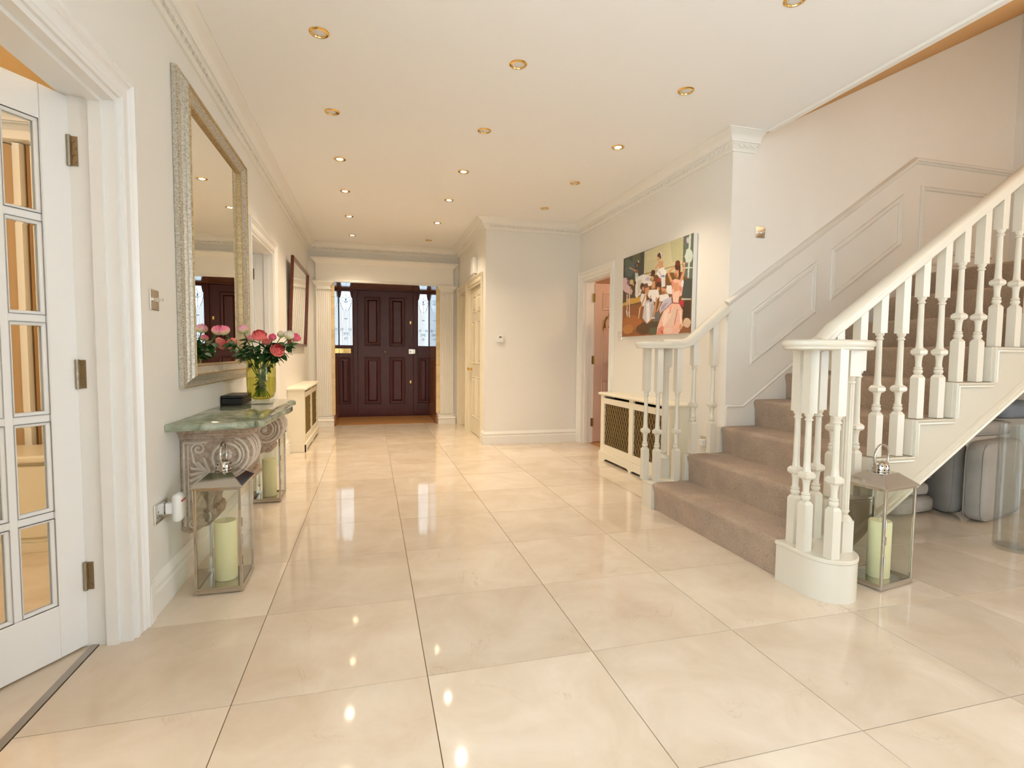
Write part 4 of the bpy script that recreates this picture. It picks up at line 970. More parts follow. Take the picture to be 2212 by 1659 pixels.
# ---- radiator covers
RADP = mat('radiator_cover_paint', (238,230,208), .4)
GBACK = mat('grille_backing', (82,64,34), .6, .3)
GWIRE = mat('brass_lattice_wire', (.36,.27,.12), .42, 1.0)
def radcover(mp, s0, s1, h, dp, label):
    r = thing('radiator_cover', label, 'radiator cover', mp((s0+s1)/2, 0, 0)); t = .02
    def B(nm, boxes, m=RADP, bevel=.002):
        q = MB()
        for a, b, c, d, e, f in boxes: q.prism([(a,c),(b,c),(b,d),(a,d)], mp, e, f)
        return q.build(nm, m, r, bevel=bevel)
    B('side_panel', [(s0,s0+t,.002,h-.03,.001,dp-t)]); B('side_panel', [(s1-t,s1,.002,h-.03,.001,dp-t)])
    mid = (s0+s1)/2; st_ = .075; z0, z1 = .17, h-.115
    B('front_frame', [(s0,s0+st_,.004,h-.031,dp-t,dp),(s1-st_,s1,.004,h-.031,dp-t,dp),(mid-.04,mid+.04,.10,h-.03,dp-t,dp),(s0+st_,mid-.04,.10,z0,dp-t,dp),(mid+.04,s1-st_,.10,z0,dp-t,dp),(s0+st_,mid-.04,z1,h-.058,dp-t,dp),(mid+.04,s1-st_,z1,h-.058,dp-t,dp)], bevel=None)
    q = MB(); q.sweep([mp(s0,0,0)[:2], mp(s0,0,dp)[:2], mp(s1,0,dp)[:2], mp(s1,0,0)[:2]] if False else [(s0,0.001),(s0,dp),(s1,dp),(s1,0.001)], [(0,0),(.018,0),(.022,.004),(.026,.014),(.022,.024),(.014,.030),(0,.030)], lambda a,b,c: mp(a, h-.03+c, b), side=1)
    q.prism([(s0,h-.03),(s1,h-.03),(s1,h),(s0,h)], mp, .001, dp); q.build('top_shelf', RADP, r, smooth=35)
    # plinth with bracket cut-outs
    e = .014
    def plin(a, b, n):
        pts = [(a,0)]; pts.append((a+.10,0))
        L = (b-a-.2)/n
        for k in range(n):
            x = a+.10+k*L; pts += [(x,.0),(x+.02,.022),(x+.05,.028),(x+L-.09,.028),(x+L-.05,.022),(x+L-.03,0)]
        pts += [(b,0),(b,.086),(b-.004,.098),(a+.004,.098),(a,.086)]
        return pts
    MB().prism(plin(s0-e, s1+e, 2), mp, dp-.002, dp+e).build('plinth', RADP, r)
    for a, b in ((s0-e, s0),(s1, s1+e)): MB().prism([(a,0.002),(b,.002),(b,.09),(a,.09)], mp, .002, dp+e-.001).build('plinth_return', RADP, r)
    MB().prism([(s0+t,.03),(s1-t,.03),(s1-t,h-.04),(s0+t,h-.04)], mp, .03, .05).build('radiator_core', DARK, r)
    for a, b in ((s0+st_, mid-.04),(mid+.04, s1-st_)):
        B('grille_backing', [(a,b,z0,z1,dp-t-.004,dp-t+.002)], GBACK, None)
        q = MB(); W_, H_ = b-a, z1-z0; pit = .052; k = -int(H_/pit*1.0)-2
        slope = 1.75
        for sg in (1,-1):
            c = -H_/slope
            while c < W_:
                # line: s = c + t/slope
                p0_ = max(0, -c*slope); p1_ = min(H_, (W_-c)*slope)
                if p1_ > p0_+.004:
                    sA, sB = c+p0_/slope, c+p1_/slope; tA, tB = p0_, p1_
                    if sg < 0: sA, sB = W_-sA, W_-sB
                    q.tube([mp(a+sA, z0+tA, dp-t+.005+.002*sg), mp(a+sB, z0+tB, dp-t+.005+.002*sg)], .0026, 4)
                c += pit
        q.build('lattice_grille', GWIRE, r)
    return r
radcover(mL, 6.165, 7.600, .722, .178, 'cream radiator cover with dark lattice grilles beside the entrance pilaster')
radcover(mC, 3.775, 5.105, .722, .190, 'cream radiator cover with brass lattice grilles beneath the dancers canvas')
# ================================================================== THINGS ON THE OTHER WALLS
r = thing('thermostat', 'white square thermostat with a dark display on the plain facing wall', 'thermostat', (1.519,YB,1.30))
MB().box(1.475,1.563,YB-.030,YB-.0005,1.258,1.345).build('case', WHITEP, r, bevel=.006)
MB().box(1.505,1.538,YB-.0312,YB-.0295,1.313,1.328).build('display', mat('lcd_display', (70,80,72), .2), r)
r = thing('alarm_box', 'small white alarm sounder above the closed six panel door', 'alarm', (XA,6.83,2.19))
MB().prism([(6.745,2.165),(6.945,2.165),(6.945,2.375),(6.745,2.375)], mA, .0005, .055).build('case', WHITEP, r, bevel=.008)
MB().prism([(6.80,2.14),(6.86,2.14),(6.86,2.168),(6.80,2.168)], mA, .005, .035).build('bracket', WHITEP, r, bevel=.004)
r = plate('light_switch', 'brushed steel switch between the pink door casing and the dancers canvas', 'switch', mC, 5.075, 1.323, .088, .088)
toggle(r, mC, 5.06, 1.328)
r = plate('light_switch', 'square chrome switch on the grey stair wall above the sloping rail', 'switch', mD, 2.815, 2.045, .086, .086)
toggle(r, mD, 2.80, 2.045); toggle(r, mD, 2.832, 2.045)
r = plate('wall_socket', 'chrome socket on the wall behind the short balustrade', 'socket', mC, 3.545, .435, .15, .088)
pg = thing('plug', 'white plug with a hanging lead behind the short balustrade', 'plug', mC(3.565,.43,.008))
MB().prism([(3.54,.405),(3.59,.405),(3.59,.455),(3.54,.455)], mC, .0075, .045).build('plug_body', WHITEP, pg, bevel=.006)
MB().tube([mC(3.565,.41,.03), mC(3.565,.36,.035), mC(3.566,.25,.03), mC(3.568,.15,.045), mC(3.57,.03,.05), mC(3.59,.006,.06)], .0035, 6).build('lead', WHITEP, pg, smooth=50)
# ---- painted canvas of dancers: colour only, brushed on a fine grid
pa = thing('canvas_painting', 'unframed canvas of dancers in white and pink above the radiator cover', 'painting', (XC, 4.335, 1.305))
py0, py1, pz0, pz1 = 3.735, 4.945, 1.305, 2.108                # near edge .. far edge
MB().prism([(py0,pz0),(py1,pz0),(py1,pz1),(py0,pz1)], mC, .004, .042).build('stretcher', mat('canvas_edge', (236,234,226), .7), pa, bevel=.002)
_py = lambda x: at(1330+x/6.91, 615, X=XC-.042).y
def cpx(x, y):                                                    # zoomed photo detail -> canvas u (0 far .. 1 near), v (0 bottom .. 1 top)
    yt = 415-325*(x-165)/1050; yb = 1548-20*(x-165)/1050
    return ((_py(165)-_py(x))/(_py(165)-_py(1215)), (yb-y)/(yb-yt))
STROKES = []
def S(col, *pts, soft=0): STROKES.append((col, [cpx(*p_) for p_ in pts]))
def EL(col, cx, cy, rx, ry, rot=0, n=14):
    ps = []
    for k in range(n):
        a = 2*PI*k/n; jx = 1+random.uniform(-.10,.10); dx, dy = rx*math.cos(a)*jx, ry*math.sin(a)*jx
        ps.append((cx+dx*math.cos(rot)-dy*math.sin(rot), cy+dx*math.sin(rot)+dy*math.cos(rot)))
    STROKES.append((col, [cpx(*p_) for p_ in ps]))
def LI(col, p0_, p1_, w):
    dx, dy = p1_[0]-p0_[0], p1_[1]-p0_[1]; L = math.hypot(dx,dy) or 1; nx, ny = -dy/L*w, dx/L*w
    STROKES.append((col, [cpx(p0_[0]+nx,p0_[1]+ny), cpx(p1_[0]+nx*.7,p1_[1]+ny*.7), cpx(p1_[0]-nx*.7,p1_[1]-ny*.7), cpx(p0_[0]-nx,p0_[1]-ny)]))
OLV, DKG, GRN, CREAM, BRN, RUST, GOLD, WHT, LAV, SKIN, SKD, PNK, PNKD, HAIR, RED, GREY, PALE = (96,98,70), (70,72,62), (92,104,84), (206,200,160), (120,84,44), (150,92,44), (214,168,74), (240,236,232), (204,196,210), (214,158,116), (160,104,72), (240,190,170), (222,140,120), (86,44,34), (196,52,62), (110,112,108), (206,218,206)
S(DKG, (160,400),(480,320),(480,700),(160,760)); S(OLV, (300,370),(420,340),(420,480),(300,500)); EL((90,104,104), 260,560,80,110); EL(GRN, 230,480,50,60)
S(CREAM, (476,325),(1065,135),(1065,640),(476,680)); S((190,188,146), (860,205),(1065,140),(1065,470),(900,500)); S((214,206,168),(500,330),(700,265),(690,420),(520,470))
S((102,110,100), (1060,140),(1230,85),(1225,760),(1060,740)); EL(PALE,1150,420,60,110); LI(PALE,(1160,110),(1150,740),16); EL(LAV,1130,190,26,40); LI(PALE,(1060,590),(1215,585),10); S((150,160,166),(820,660),(930,640),(930,760),(820,760))
S(BRN, (160,760),(480,700),(900,640),(1225,760),(1225,1560),(160,1560)); S((84,66,44),(160,760),(360,800),(360,990),(160,1060)); S(GOLD,(160,1060),(450,960),(520,980),(520,1030),(160,1100)); EL(GOLD,330,1020,120,34)
S(RUST,(160,1110),(640,1060),(720,1300),(560,1560),(160,1560)); EL((176,108,50),320,1350,150,110); EL((96,64,36),500,1440,120,90); EL((190,128,66),250,1440,80,70); EL((86,70,50),640,1430,90,100); EL(OLV,640,1480,70,50)
S((76,80,74),(1075,755),(1215,740),(1205,1030),(1060,1010)); LI(PALE,(1055,1035),(1205,1040),10); S((74,56,38),(1040,1060),(1200,1060),(1200,1330),(1060,1330)); EL((150,96,60),1090,1480,110,80); EL((222,190,160),1150,1380,60,70)
# far dancers by the mirror wall
LI(SKIN,(255,545),(330,590),9); LI(SKIN,(330,590),(380,600),13); EL(HAIR,375,500,20,34); EL(SKD,368,520,13,22); LI(WHT,(385,450),(392,480),7); S(SKD,(345,590),(385,580),(385,640),(345,640)); S(PALE,(340,625),(385,630),(400,700),(345,720))
S(WHT,(350,700),(470,650),(590,690),(560,780),(470,790),(430,940),(370,990),(350,960)); S((222,214,200),(380,740),(450,720),(420,920),(385,950)); EL(LAV,540,720,40,28)
S((226,196,200),(165,690),(215,690),(250,800),(310,880),(295,940),(200,900),(165,860)); EL((206,196,140),290,755,34,36); EL(HAIR,340,770,22,28); EL(SKIN,318,790,15,20); LI(SKIN,(275,820),(285,930),9); LI((232,206,190),(228,930),(232,1180),8); LI((232,206,190),(262,930),(270,1240),8); LI(WHT,(225,1165),(240,1250),9); LI(WHT,(262,1180),(272,1270),8); EL((150,96,110),245,760,24,40)
# dancer seated high at the barre
LI((150,120,70),(480,650),(1150,510),7); EL(HAIR,710,395,36,42); EL(SKIN,692,440,20,30); LI(WHT,(722,340),(738,420),8); S(SKIN,(690,480),(760,470),(775,590),(710,600)); LI(SKIN,(700,510),(640,590),13); S(WHT,(690,590),(770,560),(820,640),(790,720),(720,720),(670,660)); S((226,224,226),(735,680),(800,680),(805,840),(750,850)); EL((110,120,170),760,690,34,16); LI(LAV,(700,620),(760,700),10)
# group bending in the centre
EL(HAIR,615,640,34,50); EL(SKIN,605,715,22,34); EL(HAIR,455,825,30,50); EL(SKIN,470,860,18,30); EL(HAIR,700,820,38,50); EL(RED,705,745,28,24); EL(SKIN,700,870,24,30)
S(SKIN,(590,760),(650,760),(650,860),(600,870)); S(SKIN,(500,850),(560,840),(560,940),(500,950)); S(SKIN,(740,850),(810,870),(830,960),(770,980)); S(SKD,(760,900),(810,920),(800,975),(770,975)); EL(WHT,570,790,34,40)
S(WHT,(560,880),(700,880),(720,980),(660,1060),(600,1040),(540,960)); S(WHT,(440,930),(520,940),(520,1080),(470,1120),(430,1020)); S(WHT,(720,960),(850,950),(880,1040),(800,1060),(720,1050)); S(WHT,(820,830),(900,830),(920,960),(850,940)); EL(WHT,870,890,50,60)
S((208,204,208),(500,1040),(620,1020),(650,1130),(610,1300),(540,1370),(470,1280)); S(WHT,(520,1080),(570,1060),(580,1330),(540,1350)); S((186,180,190),(590,1080),(640,1080),(620,1260),(590,1320)); S(LAV,(780,1040),(900,990),(910,1080),(800,1170),(730,1240),(720,1160)); S((176,160,180),(760,1110),(860,1060),(800,1150),(740,1200)); S(GREY,(640,1230),(740,1200),(720,1330),(640,1350))
LI(SKIN,(505,950),(440,1130),11); LI((232,200,170),(430,1130),(410,1290),9); LI(SKIN,(680,990),(660,1180),13); LI(SKIN,(740,1060),(690,1200),12); LI(SKIN,(660,1170),(630,1290),12); LI((226,206,200),(600,1290),(660,1290),14); LI(SKIN,(590,960),(570,1060),10); EL((60,60,110),590,1030,18,26)
# dancer in pink, arms raised
S(PNK,(900,760),(960,740),(1040,760),(1070,880),(1060,980),(1020,1000),(1010,1100),(930,1090),(905,900)); S((244,206,188),(935,930),(1010,930),(1000,1090),(935,1080)); S(SKIN,(935,800),(1000,790),(1010,900),(940,930)); S(PNKD,(905,780),(935,770),(935,890),(905,880)); S(PNKD,(1010,820),(1065,880),(1050,940),(1015,900)); EL(WHT,1065,800,18,70)
EL(SKIN,975,660,40,64); EL(SKD,960,690,18,30); EL(HAIR,985,560,44,60); EL((110,52,36),985,510,40,40); S(HAIR,(1000,560),(1030,560),(1030,720),(1005,720)); LI(SKIN,(900,780),(845,650),20); LI(SKIN,(845,650),(940,560),17); LI(SKIN,(1045,760),(1080,640),20); LI(SKIN,(1080,640),(1085,520),16); EL((230,180,150),1080,520,16,16)
LI((150,24,50),(920,1085),(1015,1100),12); EL(RED,1062,1085,34,44); EL(RED,1075,1130,16,16)
S(PNK,(910,1090),(1020,1100),(1080,1190),(1075,1300),(1090,1430),(1010,1550),(690,1540),(700,1430),(740,1310),(790,1190)); S((246,214,196),(800,1200),(930,1130),(900,1300),(800,1420),(760,1330)); S((232,200,180),(930,1180),(1010,1150),(1000,1300),(900,1440),(860,1420)); S(PNKD,(720,1440),(800,1400),(790,1540),(690,1540)); S((236,170,150),(880,1150),(920,1120),(900,1230),(870,1240)); LI((190,110,90),(1000,1180),(960,1400),7); LI((250,226,212),(830,1230),(790,1420),12); LI((250,226,212),(1040,1200),(1060,1380),10); EL(SKIN,1055,1440,24,40); EL((240,206,186),870,1480,70,40); LI((160,70,60),(760,1480),(790,1530),8)
nu, nv = 300, 200
def inside(poly, u, v):
    c = False; j = len(poly)-1
    for i in range(len(poly)):
        if (poly[i][1] > v) != (poly[j][1] > v) and u < (poly[j][0]-poly[i][0])*(v-poly[i][1])/(poly[j][1]-poly[i][1])+poly[i][0]: c = not c
        j = i
    return c
cols = [[srgb(*BRN) for _ in range(nu+1)] for _ in range(nv+1)]
for col, poly in STROKES:
    u0 = max(0, int(min(p_[0] for p_ in poly)*nu)-1); u1 = min(nu, int(max(p_[0] for p_ in poly)*nu)+2)
    v0 = max(0, int(min(p_[1] for p_ in poly)*nv)-1); v1 = min(nv, int(max(p_[1] for p_ in poly)*nv)+2)
    for j in range(v0, v1+1):
        for i in range(u0, u1+1):
            if inside(poly, i/nu+random.uniform(-.0016,.0016), j/nv+random.uniform(-.002,.002)):
                k = random.uniform(.88,1.10); c = srgb(*col); cols[j][i] = tuple(min(1, x*k) for x in c[:3])+(1,)
me = bpy.data.meshes.new('painted_surface'); o0 = ORIG[pa.name]
me.from_pydata([tuple(Vector(mC(py1-(py1-py0)*i/nu, pz0+(pz1-pz0)*j/nv, .0425))-o0) for j in range(nv+1) for i in range(nu+1)], [], [(j*(nu+1)+i, j*(nu+1)+i+1, (j+1)*(nu+1)+i+1, (j+1)*(nu+1)+i) for j in range(nv) for i in range(nu)])
ca = me.color_attributes.new('paint', 'FLOAT_COLOR', 'POINT')
ca.data.foreach_set('color', [x for row in cols for c in row for x in c])
pm, nt, b = nodes_of('oil_paint'); at_ = N(nt, 'VertexColor'); at_.layer_name = 'paint'; nt.links.new(at_.outputs[0], b.inputs['Base Color']); b.inputs['Roughness'].default_value = .45
tc = N(nt, 'TexCoord'); nn = N(nt, 'TexNoise', Scale=140, Detail=3); nt.links.new(tc.outputs['Object'], nn.inputs['Vector']); bp = N(nt, 'Bump', Strength=.25, Distance=.004); nt.links.new(nn.outputs['Fac'], bp.inputs['Height']); nt.links.new(bp.outputs[0], b.inputs['Normal'])
me.materials.append(pm); o = bpy.data.objects.new('painted_surface', me); COL.objects.link(o); o.parent = pa
# ================================================================== CEILING DOWNLIGHTS
LENS_OFF = mat('lamp_glass', (225,225,220), .12)
LENS_ON = mat('lit_lamp', (255,250,240), .3, emit=(255,226,180), estr=60)
LITS = {(-.245,4.675),(-.245,5.57),(-.245,6.56),(-.245,7.62),(.80,4.675),(.80,5.57),(.80,6.58),(1.86,3.79)}
ALLD = [(x,y) for x in (-.245,.80) for y in (2.89,3.79,4.675,5.57,6.57,7.61)]+[(1.86,y) for y in (2.036,2.885,3.79,4.675,5.57)]
def is_lit(x, y): return any(abs(x-a) < .05 and abs(y-b) < .05 for a, b in LITS)
proto = {}
for x, y in ALLD:
    lit = is_lit(x, y)
    g = 'lit recessed ceiling downlights' if lit else 'unlit recessed ceiling downlights'
    row = {-.245:'row along the mirror wall', .80:'middle ceiling row', 1.86:'row beside the stairs'}[x]
    col_ = sorted([b for a, b in ALLD if a == x], reverse=True); nth = ('first','second','third','fourth','fifth','sixth')[col_.index(y)]
    lab = '%s brass-rimmed downlight, %s from the front door in the %s' % ('lit' if lit else 'unlit', nth, row)
    if lit not in proto:
        r = thing('downlight', lab, 'downlight', (x,y,ZC), group=g); proto[lit] = r
        MB().lathe([(.034,-.001),(.036,-.006),(.046,-.005),(.050,-.001),(.050,.0),(.034,.0)], (0,0,0), 28).build('brass_rim', BRASS, r, world=False, smooth=40)
        MB().lathe([(.034,-.002),(.030,-.0012),(.030,-.0006),(.034,-.0006)], (0,0,0), 24).build('inner_ring', CHROME, r, world=False, smooth=40)
        MB().lathe([(.0,-.0045),(.015,-.0040),(.026,-.002),(.030,-.0008),(0,-.0006)], (0,0,0), 20).build('lamp', LENS_ON if lit else LENS_OFF, r, world=False, smooth=50)
    else: r = dup(proto[lit], (x,y,ZC), 0, lab, g)
    if lit:
        l = bpy.data.lights.new('downlight_beam', 'SPOT'); l.energy = 66; l.color = (1,.81,.60); l.spot_size = math.radians(118); l.spot_blend = .8; l.shadow_soft_size = .03
        lo = bpy.data.objects.new('downlight_beam', l); COL.objects.link(lo); lo.location = (x,y,ZC-.02)
# ================================================================== UNDER THE STAIRS
def cushion(name, w, d, h, loc, rot, label, m=FABRIC, e=.28, group='grey linen seat cushions stored under the stairs'):
    r = thing(name, label, 'cushion', loc, group=group); r.rotation_euler = rot
    q = MB(); nu_, nv_ = 36, 16; v = []; f = []
    sg = lambda c, p_: math.copysign(abs(c)**p_, c)
    for j in range(nv_+1):
        ph = -PI/2+PI*j/nv_
        for i in range(nu_):
            th = 2*PI*i/nu_; cp = sg(math.cos(ph), .45)
            x = w/2*cp*sg(math.cos(th), e); y = d/2*cp*sg(math.sin(th), e); z = h/2*sg(math.sin(ph), .55)
            z *= 1+.10*(1-min(1,(x/(w/2))**2))*(1-min(1,(y/(d/2))**2)); v.append((x,y,z))
    for j in range(nv_):
        for i in range(nu_): f.append((j*nu_+i, j*nu_+(i+1)%nu_, (j+1)*nu_+(i+1)%nu_, (j+1)*nu_+i))
    q.add(v, f); q.build('cover', m, r, world=False, smooth=80)
    for zz_ in (-.30,.30):
        pts = []
        for i in range(40):
            th = 2*PI*i/40; cp = sg(math.cos(math.asin(.36)), .45); pts.append((w/2*cp*sg(math.cos(th), e)*1.004, d/2*cp*sg(math.sin(th), e)*1.004, h*zz_))
        q = MB().tube(pts, .004, 5, closed=True); q.build('piping', m, r, world=False, smooth=60)
    return r
FAB2 = mat('blue_grey_linen', (128,138,150), .9, bump=.25, bscale=500, var=.07, vscale=8)
FAB3 = mat('taupe_linen', (150,132,112), .9, bump=.25, bscale=500, var=.07, vscale=8)
HP = PI/2
cushion('seat_cushion', .62, .55, .16, (4.235,2.615,.277), (HP,0,math.radians(12)), 'thick grey linen cushion standing upright beside the tall glass vase')
cushion('seat_cushion', .54, .54, .14, (4.085,2.93,.272), (HP,0,math.radians(72)), 'grey linen cushion standing on edge behind the upright one')
cushion('seat_cushion', .46, .50, .13, (3.70,3.00,.066), (0,0,.12), 'grey linen cushion lying on the floor at the bottom of the low stack')
cushion('seat_cushion', .42, .46, .10, (3.68,3.00,.182), (0,0,-.1), 'grey linen cushion second in the low stack under the string')
cushion('seat_cushion', .40, .44, .10, (3.72,2.98,.284), (0,0,.2), 'pale grey linen cushion third in the low stack under the string', mat('pale_linen', (176,174,170), .9, bump=.25, bscale=500))
cushion('seat_cushion', .36, .36, .12, (3.74,3.02,.396), (0,0,.1), 'small blue grey cushion topping the low stack', FAB2)
cushion('seat_cushion', .56, .46, .12, (4.26,2.90,.612), (0,0,.05), 'grey linen cushion laid flat across the upright cushions')
cushion('seat_cushion', .50, .46, .13, (4.62,2.88,.740), (0,0,-.05), 'blue grey cushion on the heap under the landing', FAB2)
cushion('seat_cushion', .30, .40, .10, (4.22,2.94,.724), (0,0,.1), 'taupe cushion tucked at the top under the stair soffit', FAB3)
gv = thing('floor_vase', 'tall clear glass cylinder vase standing on the floor before the cushions', 'vase', (3.655, 2.13, 0))
MB().lathe([(0,.0),(.095,0),(.099,.004),(.099,.73),(.096,.731),(.095,.728),(.095,.022),(.09,.016),(0,.016)], (3.655,2.13,0), 40).build('glass_cylinder', glass('thick_glass', (.955,.97,.965)), gv, smooth=40)
# ================================================================== THE PERSON LOOKING ROUND THE DOORWAY
pe = thing('person', 'blonde person in a dark top peeking round the doorway beside the pink door', 'person', (3.10, 5.62, 0))
def skin_body(joints, edges, m, name, parent):
    me = bpy.data.meshes.new(name); off = ORIG[parent.name]
    me.from_pydata([tuple(Vector(j[:3])-off) for j in joints], edges, [])
    o = bpy.data.objects.new(name, me); COL.objects.link(o); o.parent = parent
    sk = o.modifiers.new('skin', 'SKIN'); sk.use_smooth_shade = True
    for i, j in enumerate(joints):
        me.skin_vertices[0].data[i].radius = (j[3], j[4] if len(j) > 4 else j[3])
    me.skin_vertices[0].data[0].use_root = True
    o.modifiers.new('sub', 'SUBSURF').levels = 1; o.modifiers['sub'].render_levels = 2
    me.materials.append(m); return o
TOP = mat('navy_knit', (44,46,60), .85, bump=.2, bscale=200); SKINM = mat('skin', (226,176,148), .5)
HAIRM = mat('blonde_hair', (196,160,96), .5, var=.3, vscale=60); TROU = mat('dark_denim', (40,46,62), .85); SHOE = mat('dark_shoe', (30,28,28), .5)
hx, hy, hz = 2.838, 5.860, 1.508
J = [(3.14,5.62,.90,.145,.115),(3.13,5.64,1.05,.125,.10),(3.09,5.66,1.20,.145,.105),(3.04,5.70,1.31,.125,.09),(2.975,5.77,1.385,.052),(2.935,5.815,1.43,.047),
     (3.18,5.80,1.31,.062),(3.26,5.84,1.06,.047),(3.16,5.76,.86,.036), (2.93,5.55,1.28,.058),(2.97,5.42,1.04,.045),(3.04,5.48,.84,.035),
     (3.20,5.70,.82,.10),(3.21,5.71,.46,.068),(3.22,5.73,.10,.045), (3.08,5.54,.82,.10),(3.05,5.53,.46,.068),(3.06,5.56,.10,.045)]
# body split by clothing: torso and arms, legs; neck, head and hands in skin
skin_body([J[i] for i in (0,1,2,3,6,7,8,9,10,11)], [(0,1),(1,2),(2,3),(3,4),(4,5),(5,6),(3,7),(7,8),(8,9)], TOP, 'jumper', pe)
skin_body([J[0],J[12],J[13],J[14],J[15],J[16],J[17]], [(0,1),(1,2),(2,3),(0,4),(4,5),(5,6)], TROU, 'trousers', pe)
for x, y in ((3.19,5.70),(3.03,5.52)): MB().sphere((x,y,.042), 1, 12, 8, (.13*.75,.05,.042)).build('shoe', SHOE, pe, smooth=60)
for wx, wy, wz in ((3.16,5.76,.86),(3.04,5.48,.84)):
    q = MB(); q.sphere((wx,wy,wz-.045), 1, 10, 6, (.022,.040,.048))
    for k in range(4): q.tube([(wx-.004,wy-.028+k*.018,wz-.085),(wx-.012,wy-.028+k*.018,wz-.115),(wx-.024,wy-.026+k*.017,wz-.135+.006*abs(k-1.5))], [.0095,.0085,.007], 6)
    q.tube([(wx-.012,wy+.028,wz-.04),(wx-.026,wy+.040,wz-.065),(wx-.034,wy+.036,wz-.088)], [.011,.010,.008], 6)
    q.build('hand', SKINM, pe, smooth=60)
MB().tube([(2.99,5.755,1.36),(2.93,5.80,1.41),(2.87,5.835,1.45)], [.055,.05,.05], 12).build('neck', SKINM, pe, smooth=60)
look = Vector((-.46,-.88,-.02)).normalized(); roll_ = .30
zx = look; yx = Vector((0,0,1)).cross(zx).normalized(); ux = zx.cross(yx).normalized()
RM_ = Matrix((yx, zx*-1, ux)).transposed() @ Matrix.Rotation(roll_, 3, 'Y')       # local: x right, -y face, z up
def HD(p_): return tuple(RM_ @ Vector(p_)+Vector((hx,hy,hz)))
def headpart(q, nm, m, sm=60):
    q.v = [HD(p_) for p_ in q.v]; return q.build(nm, m, pe, smooth=sm)
q = MB(); v = []; f = []; nu_, nv_ = 24, 18
for j in range(nv_+1):
    ph = -PI/2+PI*j/nv_; zz_ = math.sin(ph)
    for i in range(nu_):
        th = 2*PI*i/nu_; cw_ = math.cos(ph); wx = .074*cw_; wy = .092*cw_
        jaw = 1-.30*max(0,-zz_-.1)**1.2; x = wx*math.cos(th)*jaw; y = wy*math.sin(th)*(jaw if math.sin(th) > 0 else 1-.10*max(0,-zz_)); v.append((x, y-.006*max(0,-zz_), .112*zz_))
for j in range(nv_):
    for i in range(nu_): f.append((j*nu_+i, j*nu_+(i+1)%nu_, (j+1)*nu_+(i+1)%nu_, (j+1)*nu_+i))
q.add(v, f); q.tube([(0,-.088,.022),(0,-.100,-.004),(0,-.112,-.028),(0,-.094,-.036)], [.009,.011,.014,.010], 8)
for sx in (-1,1): q.sphere((sx*.074,.006,-.004), 1, 8, 6, (.010,.018,.028))
headpart(q, 'head', SKINM)
EYEW = mat('eye_white', (236,234,228), .2); EYEB = mat('brown_eye', (62,42,28), .3)
for sx in (-1,1):
    headpart(MB().sphere((sx*.030,-.084,.012), 1, 10, 8, (.013,.008,.007)), 'eye', EYEW)
    headpart(MB().sphere((sx*.030,-.0905,.012), 1, 8, 6, (.006,.003,.006)), 'iris', EYEB)
    headpart(MB().tube([(sx*.014,-.090,.030),(sx*.030,-.092,.036),(sx*.048,-.082,.032)], .0032, 5), 'eyebrow', EYEB)
q = MB(); q.tube([(-.024,-.078,-.058),(-.01,-.087,-.055),(0,-.089,-.057),(.01,-.087,-.055),(.024,-.078,-.058)], [.003,.006,.005,.006,.003], 6); q.tube([(-.02,-.079,-.062),(0,-.088,-.066),(.02,-.079,-.062)], [.003,.006,.003], 6)
headpart(q, 'lips', mat('lips', (196,104,92), .4))
q = MB(); v = []; f = []
for j in range(13):
    ph = -.25+ (PI/2+.25)*j/12
    for i in range(25):
        th = -.30+(PI+.60)*i/24; cw_ = math.cos(ph); lift = 1.14+.03*math.sin(i*2.1); v.append((.074*cw_*math.cos(th)*lift, .092*cw_*math.sin(th)*lift, .112*math.sin(ph)*1.12-(.05 if j == 0 else 0)))
for j in range(12):
    for i in range(24): f.append((j*25+i, j*25+i+1, (j+1)*25+i+1, (j+1)*25+i))
q.add(v, f)
q.add([(-.07,-.075,.052),(-.02,-.10,.075),(.03,-.10,.078),(.075,-.07,.05),(.07,-.03,.115),(0,-.045,.128),(-.07,-.03,.112)], [(0,1,5,6),(1,2,5),(2,3,4,5)])
for sx in (-1,1):
    for k in range(2,6): q.tube([(sx*.080,-.03+.022*k,.06),(sx*.090,-.034+.022*k,-.01),(sx*.086,-.02+.02*k,-.075),(sx*.074,-.012+.018*k,-.125)], [.014,.017,.015,.006], 6)
headpart(q, 'hair', HAIRM)
# ================================================================== THE ROOMS BEYOND
ROOMW = mat('warm_room_paint', (228,216,192), .6); ROOMC = mat('sitting_room_ceiling', (236,200,140), .7); ROOMF = mat('sitting_room_floor', (214,190,156), .3)
wall('wall_sitting_room', [(-4.6,-4.5,1.0-.1,4.12,0,2.6),(-4.6,XL-WT,4.02,4.12,0,2.6),(-4.6,XL-WT,.80,.90,0,2.6)], ROOMW)
struct(MB().box(-4.5,-1.032,.9,4.02,-.06,-.001).build('floor_sitting_room', MARBLE)); struct(MB().box(-4.6,XL-WT,.8,4.12,2.6,2.7).build('ceiling_sitting_room', ROOMC))
struct(MB().sweep([(-4.5,.9),(-4.5,4.02),(XL-WT,4.02)], [(a*1.3,b*1.3) for a,b in CORN], mXY(2.6-.1566), side=-1).build('trim_sitting_room', TRIM, smooth=35))
CURT, _nt, _b = nodes_of('striped_drape'); _tc = N(_nt, 'TexCoord'); _w = N(_nt, 'TexWave', Scale=2.2, Distortion=.0); _w.bands_direction = 'X'; _nt.links.new(_tc.outputs['Object'], _w.inputs['Vector'])
_r = N(_nt, 'ValToRGB'); _r.color_ramp.interpolation = 'CONSTANT'; _e = _r.color_ramp.elements; _e[0].color = srgb(204,172,130); _e[1].position = .45; _e[1].color = srgb(248,243,230)
_nt.links.new(_w.outputs['Fac'], _r.inputs[0]); _nt.links.new(_r.outputs[0], _b.inputs['Base Color']); _b.inputs['Roughness'].default_value = .85
